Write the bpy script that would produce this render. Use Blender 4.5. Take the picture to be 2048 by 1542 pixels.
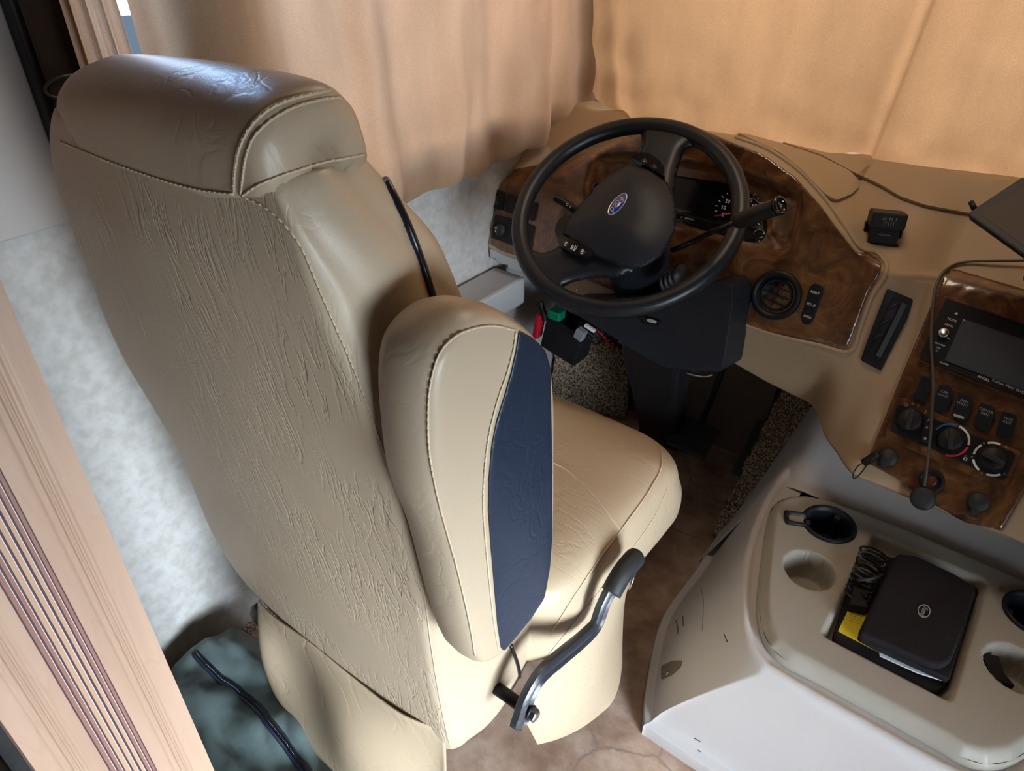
import bpy, bmesh, math, random
from math import sin, cos, tan, pi, radians, sqrt, atan2, exp
from mathutils import Vector, Matrix, noise
from mathutils.bvhtree import BVHTree
from mathutils.geometry import delaunay_2d_cdt
random.seed(7)
SC = bpy.context.scene
for o in list(bpy.data.objects): bpy.data.objects.remove(o)
COL = SC.collection

# ------------------------------------------------------------------ camera
FPX = 1450.0; IW, IH = 2048, 1542
PIT = radians(34.2); YAW = radians(38.0)
CAM = Vector((0, 0, 1.37))
HD = Vector((-sin(YAW), cos(YAW), 0)); RT = Vector((cos(YAW), sin(YAW), 0)); ZZ = Vector((0, 0, 1))
FW = HD*cos(PIT) - ZZ*sin(PIT); UP = HD*sin(PIT) + ZZ*cos(PIT)
cd = bpy.data.cameras.new('camera'); cam = bpy.data.objects.new('camera', cd); COL.objects.link(cam)
cd.sensor_fit = 'HORIZONTAL'; cd.sensor_width = 36; cd.lens = 36*FPX/IW; cd.clip_start = .02
cam.matrix_world = Matrix((( RT.x, UP.x, -FW.x, CAM.x), (RT.y, UP.y, -FW.y, CAM.y), (RT.z, UP.z, -FW.z, CAM.z), (0, 0, 0, 1)))
SC.camera = cam

# ------------------------------------------------------------------ world and lights
w = bpy.data.worlds.new('sky'); SC.world = w; w.use_nodes = True
bgn = w.node_tree.nodes['Background']; bgn.inputs[0].default_value = (.50, .72, 1.0, 1); bgn.inputs[1].default_value = .32
def area(name, loc, target, sx, sy, power, col):
    l = bpy.data.lights.new(name, 'AREA'); l.shape = 'RECTANGLE'; l.size = sx; l.size_y = sy; l.energy = power; l.color = col
    o = bpy.data.objects.new(name, l); COL.objects.link(o); o.location = loc
    o.rotation_euler = (Vector(target)-Vector(loc)).to_track_quat('-Z', 'Y').to_euler(); return o
area('daylight_windshield', (-.3, 2.35, 1.75), (-.35, 1.6, 1.1), 2.6, 1.3, 52, (1.0, .86, .67))
area('daylight_side_window', (-1.9, 1.35, 1.55), (-1.05, 1.20, 1.15), 1.4, 1.0, 18, (1.0, .86, .80))
area('skylight_side_gap', (-1.75, .74, 1.84), (-1.10, .50, 1.52), .55, .45, 14, (.25, .55, 1.0))
area('daylight_entry_door', (1.22, -.14, .78), (-.60, .25, .36), .85, .60, 13.5, (.82, .92, 1.0)).data.spread = radians(62)
area('daylight_door_step', (1.22, -.14, .60), (-.25, .50, -.05), .85, .50, 9, (.78, .88, 1.0)).data.spread = radians(60)
area('cab_warm_fill', (-.42, 1.22, 2.0), (-.42, 1.22, 0), .5, .35, 4.9, (1.0, .80, .60))  # added warm fill from above the cab, not a known fixture
SC.view_settings.view_transform = 'Standard'; SC.view_settings.look = 'None'
SC.view_settings.exposure = 0.0; SC.view_settings.gamma = 1.0; SC.view_settings.use_curve_mapping = False

# ------------------------------------------------------------------ helpers
def ray(x, y): return FW + RT*((x-1024)/FPX) + UP*((771-y)/FPX)
def pl(x, y, p, n):
    d = ray(x, y); n = Vector(n); p = Vector(p); return CAM + d*(n.dot(p-CAM)/n.dot(d))
def PX(x, y, v): return pl(x, y, (v, 0, 0), (1, 0, 0))
def PY(x, y, v): return pl(x, y, (0, v, 0), (0, 1, 0))
def PZ(x, y, v): return pl(x, y, (0, 0, v), (0, 0, 1))
def origin_of(p):
    v = Vector((0, 0, 0))
    while p is not None: v += p.location; p = p.parent
    return v
def thing(name, label, cat, loc=(0, 0, 0), group=None):
    o = bpy.data.objects.new(name, None); COL.objects.link(o); o.location = loc; o.empty_display_size = .05
    tag(o, label, cat, group); return o
def tag(o, label=None, cat=None, group=None, kind=None):
    if label: o['label'] = label
    if cat: o['category'] = cat
    if group: o['group'] = group
    if kind: o['kind'] = kind
    return o
def obj(name, verts, faces, m, parent=None, smooth=True, bevel=0, solid=0, sub=0, seg=2):
    me = bpy.data.meshes.new(name); off = origin_of(parent)
    me.from_pydata([tuple(Vector(v)-off) for v in verts], [], faces); me.update()
    o = bpy.data.objects.new(name, me); COL.objects.link(o)
    if m: me.materials.append(m)
    if parent: o.parent = parent
    if smooth: me.polygons.foreach_set('use_smooth', [True]*len(me.polygons))
    if solid:
        d = o.modifiers.new('s', 'SOLIDIFY'); d.thickness = abs(solid); d.offset = 1 if solid > 0 else -1
    if bevel:
        d = o.modifiers.new('b', 'BEVEL'); d.width = bevel; d.segments = seg; d.limit_method = 'ANGLE'; d.angle_limit = radians(40)
    if solid and smooth:
        d = o.modifiers.new('w', 'WEIGHTED_NORMAL'); d.weight = 100
    if sub:
        d = o.modifiers.new('u', 'SUBSURF'); d.levels = sub; d.render_levels = sub
    return o
def loop_faces(nr, nc, close=True):
    f = []
    for i in range(nr-1):
        for j in range(nc if close else nc-1):
            a = i*nc+j; b = i*nc+(j+1) % nc; f.append((a, b, b+nc, a+nc))
    return f
def loft(name, rings, m, parent=None, caps=True, **k):
    nc = len(rings[0]); v = [p for r in rings for p in r]; f = loop_faces(len(rings), nc)
    if caps: f.append(tuple(range(nc))[::-1]); f.append(tuple((len(rings)-1)*nc+j for j in range(nc)))
    return obj(name, v, f, m, parent, **k)
def gridobj(name, rows, m, parent=None, **k):
    nc = len(rows[0]); v = [p for r in rows for p in r]
    return obj(name, v, loop_faces(len(rows), nc, False), m, parent, **k)
def boxv(c, s, R=None):
    R = R or Matrix.Identity(3); c = Vector(c)
    v = [c + R @ Vector((sx*s[0]/2, sy*s[1]/2, sz*s[2]/2)) for sx in (-1, 1) for sy in (-1, 1) for sz in (-1, 1)]
    return v, [(0, 1, 3, 2), (4, 6, 7, 5), (0, 4, 5, 1), (2, 3, 7, 6), (0, 2, 6, 4), (1, 5, 7, 3)]
def box(name, c, s, m, parent=None, R=None, bevel=.003, **k):
    v, f = boxv(c, s, R); return obj(name, v, f, m, parent, smooth=False, bevel=bevel, **k)
def smooth_path(pts, n=6):
    pts = [Vector(p) for p in pts]; out = []
    for i in range(len(pts)-1):
        p0 = pts[max(i-1, 0)]; p1 = pts[i]; p2 = pts[i+1]; p3 = pts[min(i+2, len(pts)-1)]
        for k in range(n):
            t = k/n; out.append(.5*((2*p1)+(p2-p0)*t+(2*p0-5*p1+4*p2-p3)*t*t+(3*p1-p0-3*p2+p3)*t**3))
    out.append(pts[-1]); return out
def tube_vf(pts, r, seg=8, up=None, flat=1.0, v0=0):
    V = []; F = []
    n = len(pts); prev = None
    for i, p in enumerate(pts):
        t = (pts[min(i+1, n-1)]-pts[max(i-1, 0)]).normalized()
        a = Vector(up) if up else (prev if prev is not None else (Vector((0, 0, 1)) if abs(t.z) < .9 else Vector((1, 0, 0))))
        s = t.cross(a);
        if s.length < 1e-6: s = t.orthogonal()
        s.normalize(); b = s.cross(t).normalized(); prev = b
        rr = r[i] if isinstance(r, (list, tuple)) else r
        for k in range(seg):
            th = 2*pi*k/seg; V.append(p + s*cos(th)*rr + b*sin(th)*rr*flat)
    F = loop_faces(n, seg)
    F.append(tuple(range(seg))[::-1]); F.append(tuple((n-1)*seg+j for j in range(seg)))
    return V, [tuple(i+v0 for i in f) for f in F]
def tube(name, pts, r, m, parent=None, seg=8, sm=6, **k):
    up = k.pop('up', None); flat = k.pop('flat', 1.0)
    P = smooth_path(pts, sm) if sm else [Vector(p) for p in pts]
    V, F = tube_vf(P, r, seg, up, flat); return obj(name, V, F, m, parent, **k)
def frame_of(o, n, u=None):
    n = Vector(n).normalized(); u = Vector(u) if u is not None else n.orthogonal(); u = (u - n*u.dot(n)).normalized(); return Vector(o), u, n.cross(u), n
def lathe(name, fr, prof, m, parent=None, seg=32, sx=1, sy=1, **k):
    o, u, v, n = fr
    rings = [[o + u*cos(2*pi*j/seg)*r*sx + v*sin(2*pi*j/seg)*r*sy + n*h for j in range(seg)] for r, h in prof]
    return loft(name, rings, m, parent, **k)
def prism(name, fr, poly, h0, h1, m, parent=None, **k):
    o, u, v, n = fr
    rings = [[o+u*a+v*b+n*h for a, b in poly] for h in (h0, h1)]
    return loft(name, rings, m, parent, smooth=False, **k)
def rrect(w_, h_, r, n=5):
    p = []
    for cx, cy, a0 in ((w_/2-r, h_/2-r, 0), (-w_/2+r, h_/2-r, 90), (-w_/2+r, -h_/2+r, 180), (w_/2-r, -h_/2+r, 270)):
        for k in range(n+1):
            a = radians(a0+90*k/n); p.append((cx+r*cos(a), cy+r*sin(a)))
    return p
def interp(tab, x):
    if x <= tab[0][0]: return tab[0][1]
    for (a, b), (c, d) in zip(tab, tab[1:]):
        if x <= c:
            t = (x-a)/(c-a); return b+(d-b)*t
    return tab[-1][1]
def sinterp(tab, x):   # catmull-rom in a table
    if x <= tab[0][0]: return tab[0][1]
    if x >= tab[-1][0]: return tab[-1][1]
    for i in range(len(tab)-1):
        if x <= tab[i+1][0]:
            x0, y0 = tab[i]; x1, y1 = tab[i+1]; t = (x-x0)/(x1-x0)
            def sl(j):
                if j <= 0: return (tab[1][1]-tab[0][1])/(tab[1][0]-tab[0][0])
                if j >= len(tab)-1: return (tab[-1][1]-tab[-2][1])/(tab[-1][0]-tab[-2][0])
                return (tab[j+1][1]-tab[j-1][1])/(tab[j+1][0]-tab[j-1][0])
            m0 = sl(i)*(x1-x0); m1 = sl(i+1)*(x1-x0)
            return (2*t**3-3*t*t+1)*y0+(t**3-2*t*t+t)*m0+(-2*t**3+3*t*t)*y1+(t**3-t*t)*m1
def sstep(a, b, x):
    t = max(0, min(1, (x-a)/(b-a))); return t*t*(3-2*t)
def bvh_of(*objs):
    dg = bpy.context.evaluated_depsgraph_get(); dg.update(); V = []; F = []
    for o in objs:
        e = o.evaluated_get(dg); me = e.to_mesh(); off = origin_of(o); b = len(V)
        V += [v.co+off for v in me.vertices]; F += [tuple(b+i for i in p.vertices) for p in me.polygons]; e.to_mesh_clear()
    return BVHTree.FromPolygons(V, F)
def hit(b, x, y, off=0):
    p, n, i, d = b.ray_cast(CAM, ray(x, y).normalized())
    if p is None: return None, None
    if n.dot(ray(x, y)) > 0: n = -n
    return p + n*off, n
def hits(b, pts, off=0, dense=0):
    if dense:
        q = smooth_path([(x, y, 0) for x, y in pts], dense); pts = [(p.x, p.y) for p in q]
    return [p for p in (hit(b, x, y, off)[0] for x, y in pts) if p is not None]
def cdt(poly, step):
    """triangulate a 2D polygon with interior grid points"""
    V = [Vector(p[:2]) for p in poly]
    # densify boundary
    B = []
    for i in range(len(V)):
        a = V[i]; c = V[(i+1) % len(V)]; n = max(1, int((c-a).length/step))
        for k in range(n): B.append(a.lerp(c, k/n))
    def inside(x, y):
        r = False; j = len(B)-1
        for i in range(len(B)):
            if (B[i].y > y) != (B[j].y > y) and x < (B[j].x-B[i].x)*(y-B[i].y)/(B[j].y-B[i].y)+B[i].x: r = not r
            j = i
        return r
    x0 = min(p.x for p in B); x1 = max(p.x for p in B); y0 = min(p.y for p in B); y1 = max(p.y for p in B)
    I = []; y = y0+step*.5
    while y < y1:
        x = x0+step*.5
        while x < x1:
            if inside(x, y) and min((abs(p.x-x)+abs(p.y-y)) for p in B) > step*.6: I.append(Vector((x, y)))
            x += step
        y += step
    r = delaunay_2d_cdt(B+I, [], [list(range(len(B)))], 1, 1e-5)
    return r[0], [tuple(f) for f in r[2]]
def patch(name, b, poly, m, parent=None, step=8, off=.0005, thick=.003, bevel=0, fillet=0, plane=None, **k):
    """a piece of real thickness lying on the surface b, its outline read off the photograph"""
    if fillet: poly = roundpoly(poly, fillet)
    V, F = cdt(poly, step); P = []; bad = set()
    for i, v in enumerate(V):
        p = hit(b, v.x, v.y, off)[0] if plane is None else pl(v.x, v.y, *plane)
        if p is None: bad.add(i); p = Vector((0, 0, 0))
        P.append(p)
    F = [f for f in F if not (set(f) & bad)]
    if not F: return None
    # keep the one connected piece
    par = list(range(len(P)))
    def find(i):
        while par[i] != i: par[i] = par[par[i]]; i = par[i]
        return i
    for f in F:
        for i in f[1:]: par[find(i)] = find(f[0])
    cnt = {}
    for f in F: cnt[find(f[0])] = cnt.get(find(f[0]), 0)+1
    best = max(cnt, key=cnt.get); F = [f for f in F if find(f[0]) == best]
    use = sorted({i for f in F for i in f}); mp = {i: k for k, i in enumerate(use)}; P = [P[i] for i in use]; F = [tuple(mp[i] for i in f) for f in F]
    a, c, d = (P[i] for i in F[0]); nn = (c-a).cross(d-a)
    if nn.dot(CAM-a) < 0: F = [f[::-1] for f in F]
    return obj(name, P, F, m, parent, solid=thick, bevel=bevel, **k)
def roundpoly(poly, r, n=4):
    out = []; L = len(poly)
    for i in range(L):
        p = Vector(poly[i][:2]); a = Vector(poly[i-1][:2]); c = Vector(poly[(i+1) % L][:2])
        da = (a-p); dc = (c-p); q = min(r, da.length*.45, dc.length*.45)
        s = p+da.normalized()*q; e = p+dc.normalized()*q
        for k in range(n+1):
            t = k/n; out.append(tuple((1-t)**2*s+2*t*(1-t)*p+t*t*e))
    return out
def fr_px(b, x, y, x2, y2, off=0):
    p, n = hit(b, x, y, off); q, _ = hit(b, x2, y2, off)
    if p is None or q is None:      # beside the surface: the plane of the centre stack
        n = Vector((0, -.8, .6)); p = pl(x, y, (-.05, 1.35, .7), n)+n*off; q = pl(x2, y2, (-.05, 1.35, .7), n)+n*off
    return frame_of(p, n, q-p)
def text(name, body, fr, size, m, parent=None, ax='CENTER', shear=0, ext=.0002, sx=1.0):
    c = bpy.data.curves.new(name, 'FONT'); c.body = body; c.size = size; c.align_x = ax; c.align_y = 'CENTER'; c.extrude = ext; c.shear = shear; c.resolution_u = 2
    t = bpy.data.objects.new('tmp', c); COL.objects.link(t)
    dg = bpy.context.evaluated_depsgraph_get(); dg.update(); me = bpy.data.meshes.new_from_object(t.evaluated_get(dg))
    bpy.data.objects.remove(t); bpy.data.curves.remove(c)
    o_, u, v, n = fr
    P = [o_+u*q.co.x*sx+v*q.co.y+n*(q.co.z+ext) for q in me.vertices]; F = [tuple(f.vertices) for f in me.polygons]
    bpy.data.meshes.remove(me)
    return obj(name, P, F, m, parent, smooth=False)
def stitches(name, P, m, parent, ln=.004, gap=.002, r=.0005):
    """a row of thread stitches laid along the path P"""
    V = []; F = []; acc = 0; cur = [P[0]]; on = True
    for a, c in zip(P, P[1:]):
        L = (c-a).length; t = 0
        while L-t > 1e-7:
            need = (ln if on else gap)-acc
            if L-t < need: acc += L-t; t = L; cur.append(c) if on else None
            else:
                t += need; q = a.lerp(c, t/L); acc = 0
                if on:
                    cur.append(q)
                    if len(cur) > 1 and (cur[-1]-cur[0]).length > 1e-5:
                        v, f = tube_vf([cur[0], cur[-1]], r, 4, v0=len(V)); V += v; F += f
                on = not on; cur = [q]
    if V: return tag(obj(name, V, F, m, parent), kind='stuff')

# ------------------------------------------------------------------ materials
def mat(name, col, rough=.5, metal=0, spec=.5, bump=None, coat=0, var=None, emit=None):
    """bump=(scale, strength, distance) noise bump; var=(scale, colour2, low, high, stretch)"""
    m = bpy.data.materials.new(name); m.use_nodes = True; nt = m.node_tree; b = nt.nodes['Principled BSDF']
    b.inputs['Base Color'].default_value = (*col, 1); b.inputs['Roughness'].default_value = rough; b.inputs['Metallic'].default_value = metal
    b.inputs['Specular IOR Level'].default_value = spec; b.inputs['Coat Weight'].default_value = coat; b.inputs['Coat Roughness'].default_value = .08
    tc = nt.nodes.new('ShaderNodeTexCoord')
    if var:
        sc, c2, lo, hi, st = var
        mp = nt.nodes.new('ShaderNodeMapping'); mp.inputs['Scale'].default_value = st; nt.links.new(tc.outputs['Object'], mp.inputs[0])
        n = nt.nodes.new('ShaderNodeTexNoise'); n.inputs['Scale'].default_value = sc; n.inputs['Detail'].default_value = 6; nt.links.new(mp.outputs[0], n.inputs[0])
        r = nt.nodes.new('ShaderNodeValToRGB'); r.color_ramp.elements[0].position = lo; r.color_ramp.elements[1].position = hi
        r.color_ramp.elements[0].color = (*col, 1); r.color_ramp.elements[1].color = (*c2, 1)
        nt.links.new(n.outputs[0], r.inputs[0]); nt.links.new(r.outputs[0], b.inputs['Base Color'])
    if bump:
        prev = None
        for (sc, stg, dist, st) in bump:
            mp = nt.nodes.new('ShaderNodeMapping'); mp.inputs['Scale'].default_value = st; nt.links.new(tc.outputs['Object'], mp.inputs[0])
            n = nt.nodes.new('ShaderNodeTexNoise'); n.inputs['Scale'].default_value = sc; n.inputs['Detail'].default_value = 4; nt.links.new(mp.outputs[0], n.inputs[0])
            bp = nt.nodes.new('ShaderNodeBump'); bp.inputs['Strength'].default_value = stg; bp.inputs['Distance'].default_value = dist
            nt.links.new(n.outputs[0], bp.inputs['Height'])
            if prev: nt.links.new(prev.outputs[0], bp.inputs['Normal'])
            prev = bp
        nt.links.new(prev.outputs[0], b.inputs['Normal'])
    if emit: b.inputs['Emission Color'].default_value = (*emit[0], 1); b.inputs['Emission Strength'].default_value = emit[1]
    return m
I3 = (1, 1, 1)
def leather(name, col, wr=1.0, rough=.42, rot=(0, 0, 0), stretch=(1, 1, 1), sc=22):
    m = mat(name, col, rough, spec=.45); nt = m.node_tree; b = nt.nodes['Principled BSDF']; L = nt.links
    tc = nt.nodes.new('ShaderNodeTexCoord')
    mp = nt.nodes.new('ShaderNodeMapping'); mp.inputs['Rotation'].default_value = rot; mp.inputs['Scale'].default_value = stretch; L.new(tc.outputs['Object'], mp.inputs[0])
    n = nt.nodes.new('ShaderNodeTexNoise'); n.inputs['Scale'].default_value = sc; n.inputs['Detail'].default_value = 3; n.inputs['Distortion'].default_value = .6; L.new(mp.outputs[0], n.inputs[0])
    # ridges: narrow creases where the noise crosses its middle value
    a = nt.nodes.new('ShaderNodeMath'); a.operation = 'SUBTRACT'; a.inputs[1].default_value = .5; L.new(n.outputs[0], a.inputs[0])
    c = nt.nodes.new('ShaderNodeMath'); c.operation = 'ABSOLUTE'; L.new(a.outputs[0], c.inputs[0])
    d = nt.nodes.new('ShaderNodeMapRange'); d.inputs[1].default_value = 0; d.inputs[2].default_value = .05; L.new(c.outputs[0], d.inputs[0])
    n2 = nt.nodes.new('ShaderNodeTexNoise'); n2.inputs['Scale'].default_value = 9; L.new(tc.outputs['Object'], n2.inputs[0])
    r2 = nt.nodes.new('ShaderNodeMapRange'); r2.inputs[1].default_value = .36; r2.inputs[2].default_value = .64; L.new(n2.outputs[0], r2.inputs[0])
    mu = nt.nodes.new('ShaderNodeMath'); mu.operation = 'MULTIPLY'; mu.inputs[1].default_value = .42*wr; L.new(r2.outputs[0], mu.inputs[0])
    b1 = nt.nodes.new('ShaderNodeBump'); b1.inputs['Distance'].default_value = .0012; L.new(mu.outputs[0], b1.inputs['Strength']); L.new(d.outputs[0], b1.inputs['Height'])
    v = nt.nodes.new('ShaderNodeTexVoronoi'); v.inputs['Scale'].default_value = 520; v.feature = 'DISTANCE_TO_EDGE'; L.new(tc.outputs['Object'], v.inputs['Vector'])
    b2 = nt.nodes.new('ShaderNodeBump'); b2.inputs['Strength'].default_value = .16; b2.inputs['Distance'].default_value = .0006; L.new(v.outputs['Distance'], b2.inputs['Height']); L.new(b1.outputs[0], b2.inputs['Normal'])
    n4 = nt.nodes.new('ShaderNodeTexNoise'); n4.inputs['Scale'].default_value = 5; L.new(tc.outputs['Object'], n4.inputs[0])
    b3 = nt.nodes.new('ShaderNodeBump'); b3.inputs['Strength'].default_value = .25; b3.inputs['Distance'].default_value = .012; L.new(n4.outputs[0], b3.inputs['Height']); L.new(b2.outputs[0], b3.inputs['Normal'])
    L.new(b3.outputs[0], b.inputs['Normal'])
    return m
TAN = (.44, .355, .255)
M = {}
M['tan_back'] = leather('tan_leather_back', TAN, 1.35, .46, (0, radians(-24), 0), (3.6, 1, .6), 24)
M['tan'] = leather('tan_leather', TAN, .55, .38)
M['tan_seat'] = leather('tan_leather_seat', (.46, .365, .25), .9, .40, (0, 0, .5), (1, 2.2, 1), 14)
M['seam'] = mat('seam_welt', (.60, .49, .35), .5)
M['thread'] = mat('stitch_thread', (.66, .54, .40), .6)
M['navy'] = leather('navy_leather', (.010, .019, .040), .8, .42)
M['black_trim'] = mat('black_vinyl_trim', (.008, .009, .013), .25)
M['black'] = mat('black_plastic', (.008, .008, .010), .5, spec=.3, bump=[(900, .15, .0004, I3)])
M['blackgloss'] = mat('black_gloss', (.006, .006, .007), .12)
M['blacksoft'] = mat('black_soft_plastic', (.010, .013, .019), .45, spec=.28, bump=[(1400, .25, .0004, I3)])
M['rim'] = mat('steering_rim_vinyl', (.007, .009, .013), .36, spec=.35, bump=[(1100, .35, .0004, I3)])
M['castiron'] = mat('black_painted_metal', (.02, .024, .032), .30, spec=.8, bump=[(700, .5, .0006, I3)])
M['chrome'] = mat('bright_metal', (.6, .62, .65), .25, metal=1)
M['dash'] = mat('beige_dash_plastic', (.36, .26, .16), .55, bump=[(1500, .18, .0003, I3)])
M['dashlid'] = mat('beige_dash_pad', (.38, .275, .165), .6, bump=[(1500, .25, .0003, I3)])
M['cover'] = mat('beige_cover_plastic', (.56, .54, .53), .38, bump=[(1200, .12, .0003, I3)])
M['tray'] = mat('beige_tray_plastic', (.34, .315, .265), .48, bump=[(1200, .2, .0003, I3)])
M['white'] = mat('white_lettering', (.75, .75, .75), .5)
M['dim'] = mat('dim_lettering', (.35, .35, .35), .5)
M['red'] = mat('red_plastic', (.45, .01, .03), .4)
M['redmark'] = mat('red_marking', (.5, .02, .04), .5)
M['bluemark'] = mat('blue_marking', (.02, .12, .42), .5)
M['green'] = mat('green_plastic', (.0, .16, .08), .4)
M['greyplastic'] = mat('grey_plastic', (.30, .31, .33), .4)
M['oval'] = mat('blue_enamel', (.01, .03, .20), .2, coat=.6)
M['silver'] = mat('silver_trim', (.55, .55, .6), .3, metal=.7)
M['screen'] = mat('dark_glass_screen', (.06, .07, .085), .16, spec=.7)
M['lcd'] = mat('cluster_lens', (.004, .004, .005), .12)
M['yellow'] = mat('yellow_card', (.62, .50, .015), .6)
M['paper'] = mat('white_paper', (.75, .75, .78), .7)
M['fabric_black'] = mat('black_woven_nylon', (.009, .008, .010), .75, spec=.25, bump=[(1600, .6, .0006, I3)])
M['rubber'] = mat('black_rubber', (.012, .013, .015), .6)
M['belt'] = mat('seat_belt_webbing', (.006, .005, .008), .6, bump=[(600, .3, .0005, (1, 1, .15))])
M['cable'] = mat('grey_cable', (.07, .063, .055), .5)
M['wallpaper'] = mat('mottled_wallpaper', (.34, .338, .318), .75, var=(55, (.42, .425, .42), .35, .65, I3), bump=[(300, .12, .0006, I3)])
M['upperwall'] = mat('smooth_upper_wall', (.36, .35, .34), .55)
M['ceiling'] = mat('ceiling_fabric', (.38, .33, .27), .9)
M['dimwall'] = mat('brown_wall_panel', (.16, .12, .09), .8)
M['ledge'] = mat('pale_painted_ledge', (.38, .39, .40), .45)
M['carpet'] = mat('speckled_carpet', (.10, .07, .045), .95, spec=.1, var=(200, (.55, .45, .32), .42, .60, I3), bump=[(260, 1, .006, I3)])
M['dufflebag'] = mat('green_coated_canvas', (.075, .105, .105), .42, spec=.5, bump=[(14, .35, .01, I3), (60, .25, .002, I3)])
M['zip'] = mat('navy_zip', (.015, .022, .05), .35, bump=[(900, .4, .0008, (1, 1, 1))])
M['glass'] = mat('window_glass', (1, 1, 1), .02); g = M['glass'].node_tree.nodes['Principled BSDF']; g.inputs['Transmission Weight'].default_value = 1; g.inputs['IOR'].default_value = 1.02
M['couch'] = mat('brown_couch_fabric', (.05, .04, .03), .9, bump=[(500, .6, .002, I3)])

def wood_panel():
    m = mat('maple_board', (.5, .3, .2), .48); nt = m.node_tree; b = nt.nodes['Principled BSDF']; L = nt.links
    tc = nt.nodes.new('ShaderNodeTexCoord'); mp = nt.nodes.new('ShaderNodeMapping'); mp.inputs['Scale'].default_value = (6, 6, .7); L.new(tc.outputs['Object'], mp.inputs[0])
    n = nt.nodes.new('ShaderNodeTexNoise'); n.inputs['Scale'].default_value = 3; n.inputs['Detail'].default_value = 5; n.inputs['Distortion'].default_value = .4; L.new(mp.outputs[0], n.inputs[0])
    r = nt.nodes.new('ShaderNodeValToRGB'); r.color_ramp.elements[0].position = .3; r.color_ramp.elements[1].position = .7
    r.color_ramp.elements[0].color = (.32, .21, .15, 1); r.color_ramp.elements[1].color = (.40, .275, .20, 1); L.new(n.outputs[0], r.inputs[0])
    # thin dark growth lines
    w2 = nt.nodes.new('ShaderNodeTexNoise'); w2.inputs['Scale'].default_value = 2.2; w2.inputs['Detail'].default_value = 2; L.new(mp.outputs[0], w2.inputs[0])
    s = nt.nodes.new('ShaderNodeMath'); s.operation = 'MULTIPLY'; s.inputs[1].default_value = 9; L.new(w2.outputs[0], s.inputs[0])
    f = nt.nodes.new('ShaderNodeMath'); f.operation = 'FRACT'; L.new(s.outputs[0], f.inputs[0])
    k = nt.nodes.new('ShaderNodeMapRange'); k.inputs[1].default_value = 0; k.inputs[2].default_value = .07; k.inputs[3].default_value = .16; k.inputs[4].default_value = 0; L.new(f.outputs[0], k.inputs[0])
    mx = nt.nodes.new('ShaderNodeMix'); mx.data_type = 'RGBA'; L.new(k.outputs[0], mx.inputs[0]); L.new(r.outputs[0], mx.inputs[6]); mx.inputs[7].default_value = (.25, .13, .08, 1)
    fn = nt.nodes.new('ShaderNodeTexNoise'); fn.inputs['Scale'].default_value = 900; L.new(tc.outputs['Object'], fn.inputs[0])
    bp = nt.nodes.new('ShaderNodeBump'); bp.inputs['Strength'].default_value = .2; bp.inputs['Distance'].default_value = .0004; L.new(fn.outputs[0], bp.inputs['Height']); L.new(bp.outputs[0], b.inputs['Normal'])
    L.new(mx.outputs[2], b.inputs['Base Color']); return m
M['maple'] = wood_panel()
M['groove'] = mat('groove_wood', (.40, .24, .13), .5)
def burl():
    m = mat('burl_wood_gloss', (.2, .08, .03), .28, coat=.9); nt = m.node_tree; b = nt.nodes['Principled BSDF']; L = nt.links
    tc = nt.nodes.new('ShaderNodeTexCoord')
    n = nt.nodes.new('ShaderNodeTexNoise'); n.inputs['Scale'].default_value = 13; n.inputs['Detail'].default_value = 9; n.inputs['Roughness'].default_value = .68; n.inputs['Distortion'].default_value = 2.0; L.new(tc.outputs['Object'], n.inputs[0])
    r = nt.nodes.new('ShaderNodeValToRGB'); e = r.color_ramp.elements; e[0].position = .36; e[1].position = .66
    e[0].color = (.035, .012, .004, 1); e[1].color = (.19, .085, .027, 1); q = e.new(.5); q.color = (.09, .033, .009, 1); L.new(n.outputs[0], r.inputs[0])
    L.new(r.outputs[0], b.inputs['Base Color']); return m
M['burl'] = burl()
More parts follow.
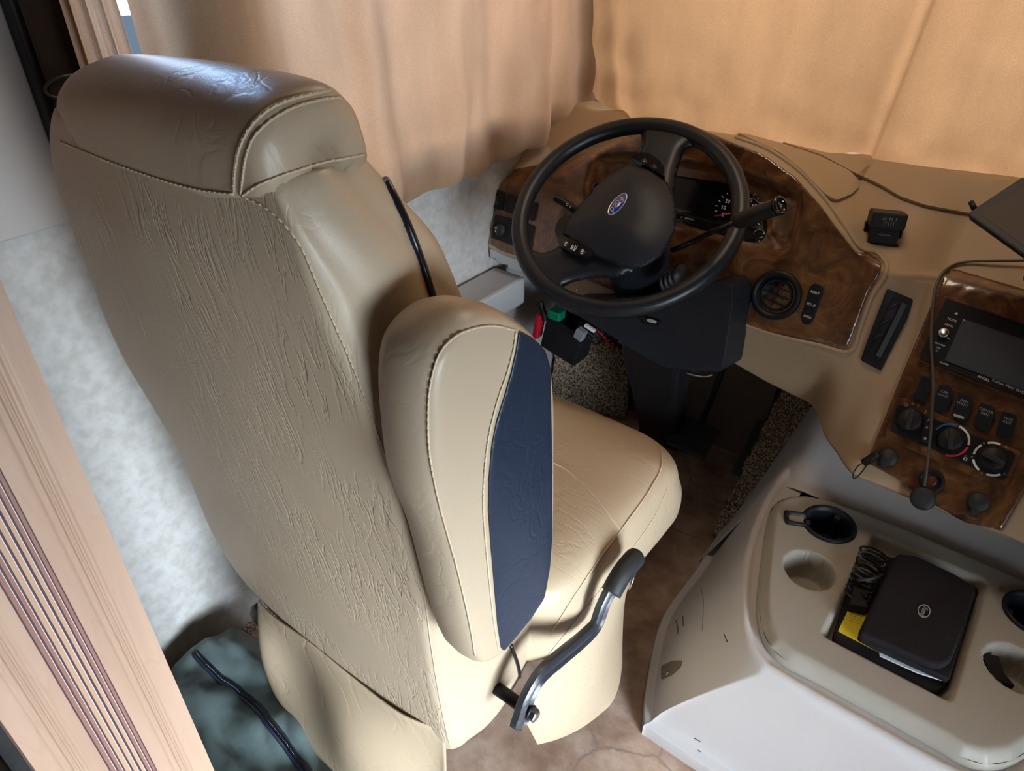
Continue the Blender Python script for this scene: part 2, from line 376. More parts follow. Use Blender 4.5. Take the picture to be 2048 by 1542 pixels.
def floor_mat():
    m = mat('slate_look_vinyl', (.3, .2, .14), .42); nt = m.node_tree; b = nt.nodes['Principled BSDF']; L = nt.links
    tc = nt.nodes.new('ShaderNodeTexCoord')
    n = nt.nodes.new('ShaderNodeTexNoise'); n.inputs['Scale'].default_value = 9; n.inputs['Detail'].default_value = 9; n.inputs['Roughness'].default_value = .65; L.new(tc.outputs['Object'], n.inputs[0])
    r = nt.nodes.new('ShaderNodeValToRGB'); e = r.color_ramp.elements; e[0].position = .32; e[1].position = .68; e[0].color = (.22, .13, .085, 1); e[1].color = (.55, .43, .35, 1); q = e.new(.5); q.color = (.39, .265, .195, 1); L.new(n.outputs[0], r.inputs[0])
    mp = nt.nodes.new('ShaderNodeMapping'); mp.inputs['Rotation'].default_value = (0, 0, .62); L.new(tc.outputs['Object'], mp.inputs[0])
    v = nt.nodes.new('ShaderNodeTexVoronoi'); v.feature = 'DISTANCE_TO_EDGE'; v.inputs['Scale'].default_value = 3.1; v.inputs['Randomness'].default_value = .9
    wn = nt.nodes.new('ShaderNodeTexNoise'); wn.inputs['Scale'].default_value = 7; wn.inputs['Detail'].default_value = 6; L.new(tc.outputs['Object'], wn.inputs[0])
    wm = nt.nodes.new('ShaderNodeMix'); wm.data_type = 'RGBA'; wm.blend_type = 'LINEAR_LIGHT'; wm.inputs[0].default_value = .05; L.new(mp.outputs[0], wm.inputs[6]); L.new(wn.outputs['Color'], wm.inputs[7]); L.new(wm.outputs[2], v.inputs['Vector'])
    k = nt.nodes.new('ShaderNodeMapRange'); k.inputs[1].default_value = .001; k.inputs[2].default_value = .012; L.new(v.outputs['Distance'], k.inputs[0])
    mx = nt.nodes.new('ShaderNodeMix'); mx.data_type = 'RGBA'; L.new(k.outputs[0], mx.inputs[0]); mx.inputs[6].default_value = (.27, .19, .15, 1); L.new(r.outputs[0], mx.inputs[7]); L.new(mx.outputs[2], b.inputs['Base Color'])
    n2 = nt.nodes.new('ShaderNodeTexNoise'); n2.inputs['Scale'].default_value = 11; n2.inputs['Detail'].default_value = 10; n2.inputs['Roughness'].default_value = .7; L.new(tc.outputs['Object'], n2.inputs[0])
    bp = nt.nodes.new('ShaderNodeBump'); bp.inputs['Strength'].default_value = .5; bp.inputs['Distance'].default_value = .004; L.new(n2.outputs[0], bp.inputs['Height']); L.new(bp.outputs[0], b.inputs['Normal'])
    return m
M['floor'] = floor_mat()
def curtain_mat(name, col, tcol, mixf=.5):
    m = bpy.data.materials.new(name); m.use_nodes = True; nt = m.node_tree; L = nt.links; nt.nodes.remove(nt.nodes['Principled BSDF']); out = nt.nodes['Material Output']
    tc = nt.nodes.new('ShaderNodeTexCoord')
    n = nt.nodes.new('ShaderNodeTexNoise'); n.inputs['Scale'].default_value = 700; n.inputs['Detail'].default_value = 3; L.new(tc.outputs['Object'], n.inputs[0])
    r = nt.nodes.new('ShaderNodeMapRange'); r.inputs[1].default_value = .3; r.inputs[2].default_value = .7; r.inputs[3].default_value = .86; r.inputs[4].default_value = 1.08; L.new(n.outputs[0], r.inputs[0])
    mp = nt.nodes.new('ShaderNodeMapping'); mp.inputs['Scale'].default_value = (1, 1, .35); L.new(tc.outputs['Object'], mp.inputs[0])
    nb = nt.nodes.new('ShaderNodeTexNoise'); nb.inputs['Scale'].default_value = 9; nb.inputs['Detail'].default_value = 4; L.new(mp.outputs[0], nb.inputs[0])
    rb = nt.nodes.new('ShaderNodeMapRange'); rb.inputs[1].default_value = .35; rb.inputs[2].default_value = .65; rb.inputs[3].default_value = .86; rb.inputs[4].default_value = 1.06; L.new(nb.outputs[0], rb.inputs[0])
    rm = nt.nodes.new('ShaderNodeMath'); rm.operation = 'MULTIPLY'; L.new(r.outputs[0], rm.inputs[0]); L.new(rb.outputs[0], rm.inputs[1]); r = rm
    def tint(c):
        x = nt.nodes.new('ShaderNodeMix'); x.data_type = 'RGBA'; x.blend_type = 'MULTIPLY'; x.inputs[0].default_value = 1; x.inputs[6].default_value = (*c, 1); L.new(r.outputs[0], x.inputs[7]); return x.outputs[2]
    d = nt.nodes.new('ShaderNodeBsdfDiffuse'); t = nt.nodes.new('ShaderNodeBsdfTranslucent'); mx = nt.nodes.new('ShaderNodeMixShader'); mx.inputs[0].default_value = mixf
    L.new(tint(col), d.inputs[0]); L.new(tint(tcol), t.inputs[0])
    bp = nt.nodes.new('ShaderNodeBump'); bp.inputs['Strength'].default_value = .3; bp.inputs['Distance'].default_value = .0006; L.new(n.outputs[0], bp.inputs['Height']); L.new(bp.outputs[0], d.inputs['Normal'])
    L.new(d.outputs[0], mx.inputs[1]); L.new(t.outputs[0], mx.inputs[2]); L.new(mx.outputs[0], out.inputs[0]); return m
M['curtain'] = curtain_mat('curtain_cloth', (.52, .37, .25), (.62, .40, .245), .55)

# ------------------------------------------------------------------ setting
def quad(name, a, b_, c, d, m, parent=None, thick=.03, kind='structure'):
    o = obj(name, [a, b_, c, d], [(0, 1, 2, 3)], m, parent, smooth=False, solid=thick)
    if kind: o['kind'] = kind
    return o
XL, XR, YB, YF, ZC = -1.10, 1.25, -2.3, 1.78, 2.02
def slab(name, x0, x1, y0, y1, z0, z1, m, parent=None, bevel=0):
    o = box(name, ((x0+x1)/2, (y0+y1)/2, (z0+z1)/2), (x1-x0, y1-y0, z1-z0), m, parent, bevel=bevel)
    if parent is None: o['kind'] = 'structure'
    return o
def wall_with_hole(name, axis, pos, th, a0, a1, z0, z1, ha0, ha1, hz0, hz1, m):
    V = []; F = []
    for (p, q, r, s) in ((a0, ha0, z0, z1), (ha1, a1, z0, z1), (ha0, ha1, z0, hz0), (ha0, ha1, hz1, z1)):
        if axis == 'x': v, f = boxv((pos+th/2, (p+q)/2, (r+s)/2), (abs(th), q-p, s-r))
        else: v, f = boxv(((p+q)/2, pos+th/2, (r+s)/2), (q-p, abs(th), s-r))
        F += [tuple(i+len(V) for i in t) for t in f]; V += v
    o = obj(name, V, F, m, smooth=False); o['kind'] = 'structure'; return o
slab('floor', XL-.05, XR+.05, YB-.05, YF+.4, -.05, 0, M['floor'])
slab('ceiling', XL-.05, XR+.05, YB-.05, YF+.4, ZC, ZC+.05, M['ceiling'])
wall_with_hole('wall_left', 'x', XL, -.05, YB, YF+.3, 0, ZC, .46, 1.62, .93, 1.76, M['wallpaper'])
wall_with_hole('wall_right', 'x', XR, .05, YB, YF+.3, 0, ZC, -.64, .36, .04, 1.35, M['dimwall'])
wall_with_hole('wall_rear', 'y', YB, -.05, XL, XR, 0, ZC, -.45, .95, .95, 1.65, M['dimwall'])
wall_with_hole('wall_front', 'y', YF, .05, XL, XR, 0, ZC, -1.02, 1.15, .93, 1.75, M['dash'])
def window(name, c, s, axis):
    # frame of four bars with a pane
    t = .03; V = []; F = []
    for k in range(4):
        if axis == 'x':
            cc, ss = [((c[0], c[1]-s[0]/2, c[2]), (t, t, s[1])), ((c[0], c[1]+s[0]/2, c[2]), (t, t, s[1])), ((c[0], c[1], c[2]-s[1]/2), (t, s[0], t)), ((c[0], c[1], c[2]+s[1]/2), (t, s[0], t))][k]
        else:
            cc, ss = [((c[0]-s[0]/2, c[1], c[2]), (t, t, s[1])), ((c[0]+s[0]/2, c[1], c[2]), (t, t, s[1])), ((c[0], c[1], c[2]-s[1]/2), (s[0], t, t)), ((c[0], c[1], c[2]+s[1]/2), (s[0], t, t))][k]
        v, f = boxv(cc, ss); F += [tuple(i+len(V) for i in q) for q in f]; V += v
    o = obj(name, V, F, M['black'], smooth=False); o['kind'] = 'structure'
    v, f = boxv(c, (.004, s[0], s[1]) if axis == 'x' else (s[0], .004, s[1])); obj('pane', v, f, M['glass'], o, smooth=False)
window('window_1', (XL-.025, 1.04, 1.345), (1.14, .81), 'x')
box('mullion', (XL-.010, .675, 1.345), (.02, .13, .80), M['black'], bpy.data.objects['window_1'], bevel=.003)
window('window_2', (.065, YF+.025, 1.34), (2.14, .80), 'y')
window('window_3', (XR+.025, -.14, .695), (1.0, 1.31), 'x')
window('window_4', (.25, YB-.025, 1.30), (1.38, .68), 'y')
# smooth upper trim of the left wall, ending a thumb proud of the wallpaper
slab('trim_1', XL, XL+.012, YB, .395, .985, ZC-.002, M['upperwall'], bevel=.004)
slab('baseboard_left', XL, XL+.010, YB, YF, 0, .03, M['carpet'], bevel=.002)
# carpeted kick panels around the footwell
def carpet_sheet(name, rows, kind='structure'):
    o = gridobj(name, rows, M['carpet'], solid=.01); o['kind'] = kind; return o
def fuzz(p, a=.003): return Vector(p)+Vector((random.uniform(-a, a), random.uniform(-a, a), random.uniform(-a, a)))
def sheet(a, b_, c, d, nu, nv, f=.002):
    a, b_, c, d = map(Vector, (a, b_, c, d)); return [[fuzz(a.lerp(b_, i/nu).lerp(d.lerp(c, i/nu), j/nv), f) for i in range(nu+1)] for j in range(nv+1)]
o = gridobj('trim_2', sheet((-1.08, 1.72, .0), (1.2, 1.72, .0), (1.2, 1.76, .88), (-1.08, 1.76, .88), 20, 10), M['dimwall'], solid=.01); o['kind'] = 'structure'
carpet_sheet('trim_4', sheet((-1.085, 1.60, .004), (-.84, 1.66, .004), (-.86, 1.68, .30), (-1.085, 1.62, .42), 60, 60))
carpet_sheet('trim_3', sheet((-.41, 1.36, .004), (-.20, 1.44, .12), (-.20, 1.70, .62), (-.385, 1.70, .42), 50, 80))

# ------------------------------------------------------------------ maple partition with fluted face
pt = thing('wooden_partition', 'pale maple partition board with fluted grooves and dark inlay stripes behind the driver seat', 'partition', (-.62, .082, 0))
def partition():
    # cross-section (y, x offset) of the face board with routed grooves
    prof = []
    y = .0085; gro = [.032, .038, .044, .122, .128, .134]
    ys = [.0085+i*.0005 for i in range(int((.1565-.0085)/.0005)+1)]
    def dx(y):
        d = 0
        for g_, wd, dp in ((.029, .0028, .0012), (.036, .0022, .0022), (.0405, .0022, .0022), (.047, .003, .0012), (.118, .003, .0012), (.1245, .0022, .0022), (.129, .0022, .0022), (.136, .0028, .0012)):
            d -= dp*exp(-((y-g_)/wd)**2*1.6)
        return d
    rows = []
    pts = [(-.64, ys[0])]+[(-.62+dx(y), y) for y in ys]+[(-.64, ys[-1])]
    V = []
    for z in (0.0, ZC): V += [(x, y, z) for x, y in pts]
    F = loop_faces(2, len(pts))
    F.append(tuple(range(len(pts)))); F.append(tuple(range(len(pts), 2*len(pts)))[::-1])
    obj('face_board', V, F, M['maple'], pt, smooth=False)
    box('core_panel', ((-.64-1.098)/2, .082, ZC/2), (.458, .135, ZC-.004), M['maple'], pt, bevel=0)
    # inlay: dark band carrying pale lines and brown strips
    dk = mat('dark_inlay', (.045, .025, .04), .4); br = mat('brown_inlay', (.20, .10, .075), .45); lt = mat('cream_inlay', (.55, .47, .45), .5); tn = mat('tan_inlay', (.36, .23, .15), .45)
    y0, y1 = .0605, .1005
    box('inlay_band', (-.6195, (y0+y1)/2, ZC/2), (.002, y1-y0, ZC-.004), dk, pt, bevel=0)
    seq = [('brown', .0038), ('cream', .0006), ('dark', .0018), ('brown', .0032), ('cream', .0006), ('dark', .0018), ('tan', .0042), ('cream', .0007), ('dark', .002),
           ('tan', .0038), ('cream', .0007), ('dark', .0022), ('tan', .003), ('cream', .0006), ('dark', .0016), ('brown', .003), ('cream', .0006), ('dark', .0012), ('brown', .0028)]
    y = y0+.0012; ml = {'brown': br, 'cream': lt, 'tan': tn}
    tot = sum(s for _, s in seq); k = (y1-y0-.0024)/tot
    for c, s in seq:
        s *= k
        if c != 'dark': box(c+'_strip', (-.618, y+s/2, ZC/2), (.0012, s, ZC-.006), ml[c], pt, bevel=0)
        y += s
    box('edge_band', (-.63, .0075, ZC/2), (.022, .002, ZC-.004), mat('dark_edge', (.06, .03, .025), .5), pt, bevel=0)
partition()
cs = box('brown_couch', (-.83, -.40, .30), (.5, .78, .60), M['couch'], None, bevel=.05, seg=5)
tag(cs, 'dark brown couch end glimpsed left of the wooden partition', 'couch')

# ------------------------------------------------------------------ driver seat
seat = thing('driver_seat', 'tan leather captain seat with stitched seams and raised armrest facing the steering wheel', 'seat', (-.63, .62, 0))
XLt = [(.35, -.74), (.375, -.81), (.41, -.868), (.50, -.905), (.60, -.900), (.70, -.893), (.80, -.905), (.86, -.912), (.93, -.900), (1.00, -.872), (1.06, -.848), (1.12, -.825), (1.165, -.797), (1.190, -.772), (1.207, -.75)]
XRt = [(.36, -.41), (.385, -.395), (.42, -.388), (.54, -.388), (.66, -.384), (.756, -.378), (.867, -.376), (.952, -.376), (1.029, -.382), (1.083, -.392), (1.132, -.400), (1.165, -.409), (1.185, -.416), (1.207, -.425)]
YBt = [(.36, .385), (.40, .372), (.54, .358), (.70, .345), (.85, .325), (.95, .312), (1.05, .298), (1.13, .287), (1.20, .281)]
YFt = [(.36, .50), (.39, .560), (.43, .592), (.50, .603), (.60, .600), (.70, .560), (.85, .500), (1.0, .468), (1.08, .452), (1.12, .438), (1.162, .410), (1.190, .392), (1.207, .382)]
def back_ring(z):
    xl = sinterp(XLt, z)-.020; xr = sinterp(XRt, z); yb = sinterp(YBt, z); yf = sinterp(YFt, z); t = yf-yb
    w_ = xr-xl; cx = (xl+xr)/2; R = []
    top = sstep(1.10, 1.20, z)
    # side view: back panel gently bulged, side panel full, front bolsters
    corners = [(xr, yb, .028, .035), (xr, yf, .045, .045), (xl, yf, .045, .045), (xl, yb, .035, .06)]
    # right side: back corner -> front
    def edge(a, b_, n, bulge, nrm):
        return [(a[0]+(b_[0]-a[0])*i/n + nrm[0]*bulge*sin(pi*i/n), a[1]+(b_[1]-a[1])*i/n + nrm[1]*bulge*sin(pi*i/n)) for i in range(n+1)]
    rb = .030; rf = min(.045, t*.4)
    P = []
    s_ = 1-.68*sstep(1.11, 1.185, z); ca = .022*s_; cb = .030*s_; rb = cb
    P += edge((xl+.034, yb-.000), (xr-ca, yb), 26, .014*(1-.5*top), (0, -1))
    P += [(xr-ca+ca*sin(a), yb+cb-cb*cos(a)) for a in [pi/2*i/6 for i in range(1, 6)]]
    P += edge((xr, yb+rb), (xr-.004, yf-rf), 10, .010, (1, 0))
    P += [(xr-.004-rf+rf*cos(a), yf-rf+rf*sin(a)) for a in [pi/2*i/6 for i in range(1, 6)]]
    P += edge((xr-.004-rf, yf), (xl+rf, yf), 20, -.022, (0, 1))
    P += [(xl+rf-rf*sin(a), yf-rf+rf*cos(a)) for a in [pi/2*i/6 for i in range(1, 6)]]
    P += edge((xl, yf-rf), (xl, yb+.034), 8, .004, (-1, 0))
    P += [(xl+.034-.034*cos(a), yb+.034-.034*sin(a)) for a in [pi/2*i/6 for i in range(1, 6)]]
    return [Vector((x, y, z)) for x, y in P]
zs = [.362+i*(1.207-.362)/90 for i in range(91)]
rings = [back_ring(z) for z in zs]
# rounded bottom hem
def shrink(r, k, dz):
    c = sum(r, Vector())/len(r); return [Vector((c.x+(p.x-c.x)*k, c.y+(p.y-c.y)*(k-.06 if k < 1 else 1), p.z+dz)) for p in r]
rings = [shrink(rings[0], .93, -.004)]+rings+[shrink(rings[-1], .97, .002)]
sb = loft('backrest', rings, M['tan_back'], seat)
sb.data.materials.append(M['tan'])
nc_ = len(rings[0])
for fp in sb.data.polygons:      # the side, front and far-side panels are a smoother hide than the creased back
    if all(30 <= (v_ % nc_) or (v_ % nc_) == 0 for v_ in fp.vertices) and len(fp.vertices) == 4: fp.material_index = 1
sb['label'] = 'creased tan leather shell of the backrest'
# headrest roll: D-shaped profile lofted along x
HP = [(.277, 1.150), (.272, 1.19), (.272, 1.225), (.288, 1.246), (.318, 1.257), (.345, 1.255), (.364, 1.238), (.372, 1.214), (.375, 1.190), (.374, 1.150), (.32, 1.146)]
def hp_dense():
    P = [Vector((0, a, b)) for a, b in HP]; P = P+[P[0]]; return smooth_path(P, 5)[:-1]
HPD = hp_dense(); hc = Vector((0, .315, 1.195))
def hring(x, k, ky=None):
    ky = ky or k; zb = 1.150+.020*sstep(-.50, -.43, x); out = []
    zs = interp([(-.80, 1.174), (-.48, 1.181), (-.43, 1.198)], x)
    for p in HPD:
        y = .325+(p.y-.325)*ky+.006*(-.43-x); z = zb+(p.z-1.150)*k*(1.262-zb)/.112; d = max(0, zs-z)
        y += min(.03, d*4) if y < .325 else -min(.025, d*2)
        out.append(Vector((x-min(.022, d*4)*sstep(-.50, -.44, x), y, z)))
    return out
hr = []
for x, k, ky in [(-.800, .30, .12), (-.797, .42, .28), (-.787, .54, .44), (-.770, .67, .60), (-.750, .79, .75), (-.727, .88, .87), (-.70, .945, .95), (-.665, .98, 1), (-.62, 1.01, 1.01), (-.56, 1.04, 1.02), (-.50, 1.06, 1.01),
                 (-.462, 1.06, 1), (-.446, 1.05, .99), (-.438, 1.035, .975), (-.431, 1.0, .93), (-.426, .93, .80), (-.423, .82, .55), (-.422, .6, .25)]:
    hr.append(hring(x, k, ky))
hrest = loft('headrest', hr, M['tan'], seat)

# cushion
def rr3(cx, cy, wx, wy, r, z, n=8, zf=None):
    P = []
    for sx, sy, a0 in ((1, 1, 0), (-1, 1, 90), (-1, -1, 180), (1, -1, 270)):
        for k in range(n+1):
            a = radians(a0+90*k/n); x = cx+sx*(wx/2-r)+r*cos(a); y = cy+sy*(wy/2-r)+r*sin(a); P.append(Vector((x, y, z+(zf(x, y) if zf else 0))))
        # straight subdivisions
    return P
def cush_zf(x, y): return -.030*sstep(.90, 1.02, y)*1.0 + .0
cr = []
for z, dx, r in [(.395, .0, .10), (.43, .008, .11), (.47, .010, .115), (.505, .004, .12), (.535, .000, .12), (.550, -.006, .12), (.560, -.022, .115), (.566, -.05, .10), (.568, -.10, .08), (.566, -.18, .05)]:
    cr.append(rr3(-.612, .765, .510+dx*2, .510+dx*2, r, z, zf=cush_zf if z > .5 else None))
cushion = loft('cushion', cr, M['tan_seat'], seat, sub=1)
# skirts hanging from the cushion and from the backrest
top = [(-.352, .465, .43), (-.350, .52, .44), (-.346, .60, .44), (-.344, .68, .44), (-.348, .76, .44), (-.365, .83, .44), (-.40, .885, .44), (-.46, .92, .44), (-.60, .94, .44)]
bot = [(-.350, .513, .272), (-.340, .56, .235), (-.335, .62, .19), (-.335, .68, .15), (-.338, .74, .118), (-.356, .80, .11), (-.39, .855, .115), (-.45, .89, .12), (-.60, .91, .12)]
T = smooth_path(top, 6); B_ = smooth_path(bot, 6)
rows = [[T[i].lerp(B_[i], j/14)+Vector((.016*sin(pi*j/14)*sin(i*.16), 0, 0)) for i in range(len(T))] for j in range(15)]
sk1 = gridobj('side_skirt', rows, M['tan_seat'], seat, solid=.003)
top = [(-.812, .362, .41), (-.76, .353, .42), (-.66, .350, .44), (-.56, .350, .44), (-.47, .353, .44), (-.405, .372, .44)]
bot = [(-.822, .345, .165), (-.77, .335, .155), (-.67, .322, .15), (-.57, .318, .15), (-.48, .325, .155), (-.412, .355, .17)]
T = smooth_path(top, 8); B_ = smooth_path(bot, 8)
rows = [[T[i].lerp(B_[i], j/20)+Vector((0, -.012*sin(pi*j/20)*sin(i*.28+1.2), 0)) for i in range(len(T))] for j in range(21)]
sk2 = gridobj('rear_skirt', rows, M['tan_seat'], seat, solid=.003)
# armrest pad, swung up beside the backrest
AF = [(.297, 1.04), (.300, 1.07), (.308, 1.095), (.325, 1.108), (.352, 1.112), (.38, 1.102), (.404, 1.084), (.43, 1.058), (.451, 1.026), (.461, .97), (.464, .916), (.468, .83), (.469, .755), (.464, .722), (.449, .698), (.402, .688), (.376, .686), (.350, .70), (.338, .725), (.325, .80), (.312, .90), (.297, .973)]
P = smooth_path([Vector((0, a, b)) for a, b in AF]+[Vector((0, AF[0][0], AF[0][1]))], 4)[:-1]
ac = Vector((0, .385, .90))
def aring(x, ins):
    out = []; n = len(P)
    for i, p in enumerate(P):
        t = (P[(i+1) % n]-P[i-1]).normalized(); nn = Vector((0, -t.z, t.y))   # inward or outward
        if nn.dot(p-ac) > 0: nn = -nn
        out.append(Vector((x, p.y, p.z))+nn*ins)
    return out
ar = [aring(-.372, .03), aring(-.371, .012), aring(-.366, .003), aring(-.355, -.002), aring(-.335, -.0045), aring(-.320, -.003), aring(-.3125, .0), aring(-.3085, .003), aring(-.3065, .008)]
for k_ in (.82, .62, .42, .22, .06):
    r_ = ar[7] if False else aring(-.3065, .008); ar.append([Vector((-.3065+.0055*(1-k_**2), ac.y+(p.y-ac.y)*k_, ac.z+(p.z-ac.z)*k_)) for p in r_])
arm = loft('armrest', ar, M['tan'], seat)
B_arm = bvh_of(arm)
nv = patch('navy_insert', B_arm, roundpoly([(1036, 662), (1062, 676), (1086, 700), (1097, 735), (1101, 900), (1101, 1080), (1097, 1135), (1086, 1195), (1060, 1235), (1030, 1272), (1006, 1300), (1001, 1296), (994, 1250), (988, 1180), (981, 1100), (975, 1020), (976, 960), (982, 890), (992, 840), (1008, 790), (1022, 740), (1031, 700)], 6), M['navy'], arm, step=9, off=.0004, thick=.0016)
nv['label'] = 'navy leather insert'
B_seat = bvh_of(sb, hrest)
B_cush = bvh_of(cushion)
# seams
def seam(bv, px, parent, r=.0016, dense=6, st=True, off=.0004):
    P = hits(bv, px, off, dense)
    if len(P) < 2: return
    V, F = tube_vf(P, r*.8, 6); obj('seam', V, F, M['seam'], parent)
    if st: stitches('stitching', [p+(CAM-p).normalized()*(r+.0004) for p in P], M['thread'], parent, .0045, .0022, .00055)
seam(B_seat, [(468, 384), (470, 345), (478, 300), (498, 258), (530, 225), (570, 203), (620, 189), (680, 180), (712, 196), (732, 240), (744, 290)], hrest, .0018)
seam(B_seat, [(482, 390), (486, 350), (494, 305), (512, 268), (545, 238), (590, 214), (640, 200), (680, 196)], hrest, .0014)
seam(B_seat, [(123, 284), (180, 308), (250, 335), (330, 362), (400, 380), (468, 388)], sb, .0014)
seam(B_seat, [(484, 392), (520, 368), (580, 345), (650, 325), (728, 310)], sb, .0014)
seam(B_seat, [(488, 394), (530, 415), (570, 450), (605, 500), (635, 570), (665, 640), (700, 720), (735, 810), (770, 910), (800, 1000), (826, 1090), (848, 1190), (862, 1290), (878, 1390), (895, 1470), (904, 1500)], sb, .0012)
B_sb = bvh_of(sb)
P = hits(B_sb, [(733, 308), (760, 345), (790, 400), (818, 460), (840, 520), (858, 575), (872, 622)], .0006, 6)
tr = tube('black_piping', P, .0038, M['black_trim'], sb, sm=0, seg=10)
P = hits(B_sb, [(1021, 1290), (1036, 1335), (1037, 1370), (1028, 1405), (1008, 1430), (990, 1440)], .0006, 6)
if len(P) > 2: tube('black_piping', P, .0030, M['black_trim'], sb, sm=0, seg=10)
seam(B_sb, [(758, 324), (800, 346), (840, 372), (880, 412), (915, 460), (940, 510), (958, 560), (970, 606)], sb, .0022)
seam(B_arm, [(950, 1310), (938, 1240), (915, 1140), (890, 1050), (872, 980), (858, 900), (856, 820), (862, 760), (880, 705), (912, 672), (950, 656), (990, 652), (1030, 661)], arm, .0013)
seam(B_arm, [(1031, 664), (1026, 700), (1014, 745), (998, 790), (984, 840), (974, 890), (968, 950), (966, 1020), (972, 1100), (980, 1180), (988, 1250), (997, 1300)], arm, .0013)
seam(B_cush, [(1322, 895), (1322, 935), (1305, 970), (1280, 1008), (1240, 1062), (1190, 1130), (1140, 1205), (1100, 1270)], cushion, .0015)
seam(B_cush, [(1104, 925), (1130, 938), (1165, 968), (1200, 1008), (1240, 1060)], cushion, .0016, st=False)
seam(B_cush, [(1334, 975), (1310, 1030), (1262, 1100), (1200, 1180), (1140, 1255), (1096, 1310)], cushion, .0008)
# pedestal, base rail
box('pedestal', (-.69, .80, .19), (.20, .20, .37), M['black'], seat, bevel=.012)
box('base_plate', (-.69, .80, .0125), (.26, .26, .024), M['black'], seat, bevel=.004)
tube('seat_tube', [(-.905, .40, .28), (-.88, .385, .30), (-.82, .375, .31), (-.60, .37, .30)], .012, M['black'], seat)
box('hinge_bracket', (-.405, .445, .405), (.016, .07, .05), M['black'], seat, bevel=.005)
# recline lever
def lever():
    px = [(1041, 1450), (1046, 1428), (1058, 1392), (1082, 1352), (1120, 1318), (1160, 1285), (1192, 1252), (1208, 1210), (1228, 1172), (1255, 1140), (1272, 1118)]
    P = smooth_path([PX(x, y, -.322) for x, y in px], 5)
    n = len(P); V = []; 
    rings = []
    for i, p in enumerate(P):
        t = (P[min(i+1, n-1)]-P[max(i-1, 0)]).normalized(); s = Vector((0, -t.z, t.y)).normalized()
        w_ = .0140 if i < n-12 else .0150; w_ *= (1.15 if i < 5 else 1)
        if i == 0 or i == n-1: w_ *= .55
        if i == 1 or i == n-2: w_ *= .85
        h_ = .007
        prof = [(-w_, -h_), (w_, -h_), (w_, h_*.3), (w_*.55, h_), (w_*.25, h_*.35), (-w_*.25, h_*.35), (-w_*.55, h_), (-w_, h_*.3)]
        rings.append([p+s*a+Vector((b_, 0, 0)) for a, b_ in prof])
    lv = loft('recline_lever', rings, M['castiron'], seat, smooth=True, bevel=.0015)
    tube('pivot_pin', [Vector((-.41, PX(1060, 1424, -.322).y, PX(1060, 1424, -.322).z)), PX(1060, 1424, -.325)], .009, M['black'], lv, sm=0, seg=14)
    tip = smooth_path([PX(x, y, -.318) for x, y in [(1222, 1186), (1242, 1150), (1262, 1124), (1274, 1112)]], 5)
    V, F = tube_vf(tip, [.0155]*(len(tip)-2)+[.014, .009], 12); obj('grip', V, F, M['rubber'], lv)
    fr = frame_of(PX(1060, 1424, -.316), (1, 0, 0), (0, .7, .7))
    lathe('washer', fr, [(.0105, 0), (.0105, .003), (.006, .0035)], M['black'], lv, seg=24)
    lathe('hex_bolt', fr, [(.0095, .002), (.0095, .010), (.007, .0115), (.0, .0115)], M['chrome'], lv, seg=6, smooth=False)
    tube('rod', [PX(1258, 1178, -.308), PX(1270, 1148, -.308)], .0022, M['chrome'], lv, sm=0)
lever()

# ------------------------------------------------------------------ curtains
def crv(name, label, path, zb, zt, fold, m, nz=70, part=0):
    """path(u)->(x,y,nx,ny); zb(u), fold(u,z)->offset along the normal"""
    n = 420; rows = []
    for j in range(nz+1):
        row = []
        for i in range(n+1):
            u = i/n; x, y, nx, ny = path(u); z0 = zb(u); z = z0+(zt-z0)*(j/nz)**1.4
            f = fold(u, z-z0); row.append(Vector((x+nx*f, y+ny*f+(part*max(0, z-1.28)*(1-u)**3 if part else 0), z)))
        rows.append(row)
    o = gridobj(name, rows, m); tag(o, label, 'curtain'); return o
def side_path(u): return (-1.052, .528+u*(1.665-.528), 1, 0)
def side_zb(u):
    y = .533+u*1.13
    return sinterp([(.53, .86), (.8, .845), (1.0, .838), (1.09, .842), (1.24, .842), (1.35, .850), (1.47, .862), (1.60, .868), (1.67, .905)], y)+.0035*sin(y*60)+.003*sin(y*23)
def side_fold(u, h):
    y = .533+u*1.13; k = .6+.4*exp(-h*3)
    f = .013*sin(y*27+1.0+h*.6)+.007*sin(y*61+h*2.0)+.006*sin(y*13-h*1.5)+.012*noise.noise(Vector((y*17, h*2.2, 3)))
    f += .018*exp(-((y-1.46-h*.06)/.018)**2) + .013*exp(-((y-.93+h*.02)/.022)**2)-.014*exp(-((y-1.20-h*.1)/.03)**2)
    f += .008*noise.noise(Vector((y*9, h*7, 1)))*exp(-h*2)*3
    f -= .012*exp(-h/.02)   # hem turned back under
    return f*k
crv('side_curtain', 'peach cotton curtain glowing over the driver side window', side_path, side_zb, 1.78, side_fold, M['curtain'], part=.22)
def front_path(u):
    x = -1.045+u*(1.15+1.045)
    y = sinterp([(-1.05, 1.672), (-.97, 1.625), (-.873, 1.585), (-.75, 1.572), (-.629, 1.572), (-.509, 1.575), (-.405, 1.578), (-.315, 1.60), (-.19, 1.612), (-.10, 1.618), (.3, 1.62), (.8, 1.60), (1.15, 1.52)], x)
    return (x, y, 0, -1)
def front_zb(u):
    x = -1.045+u*2.195
    return .925+.004*sin(x*31)+.004*sin(x*83+1)+.03*sstep(-.90, -1.04, x)
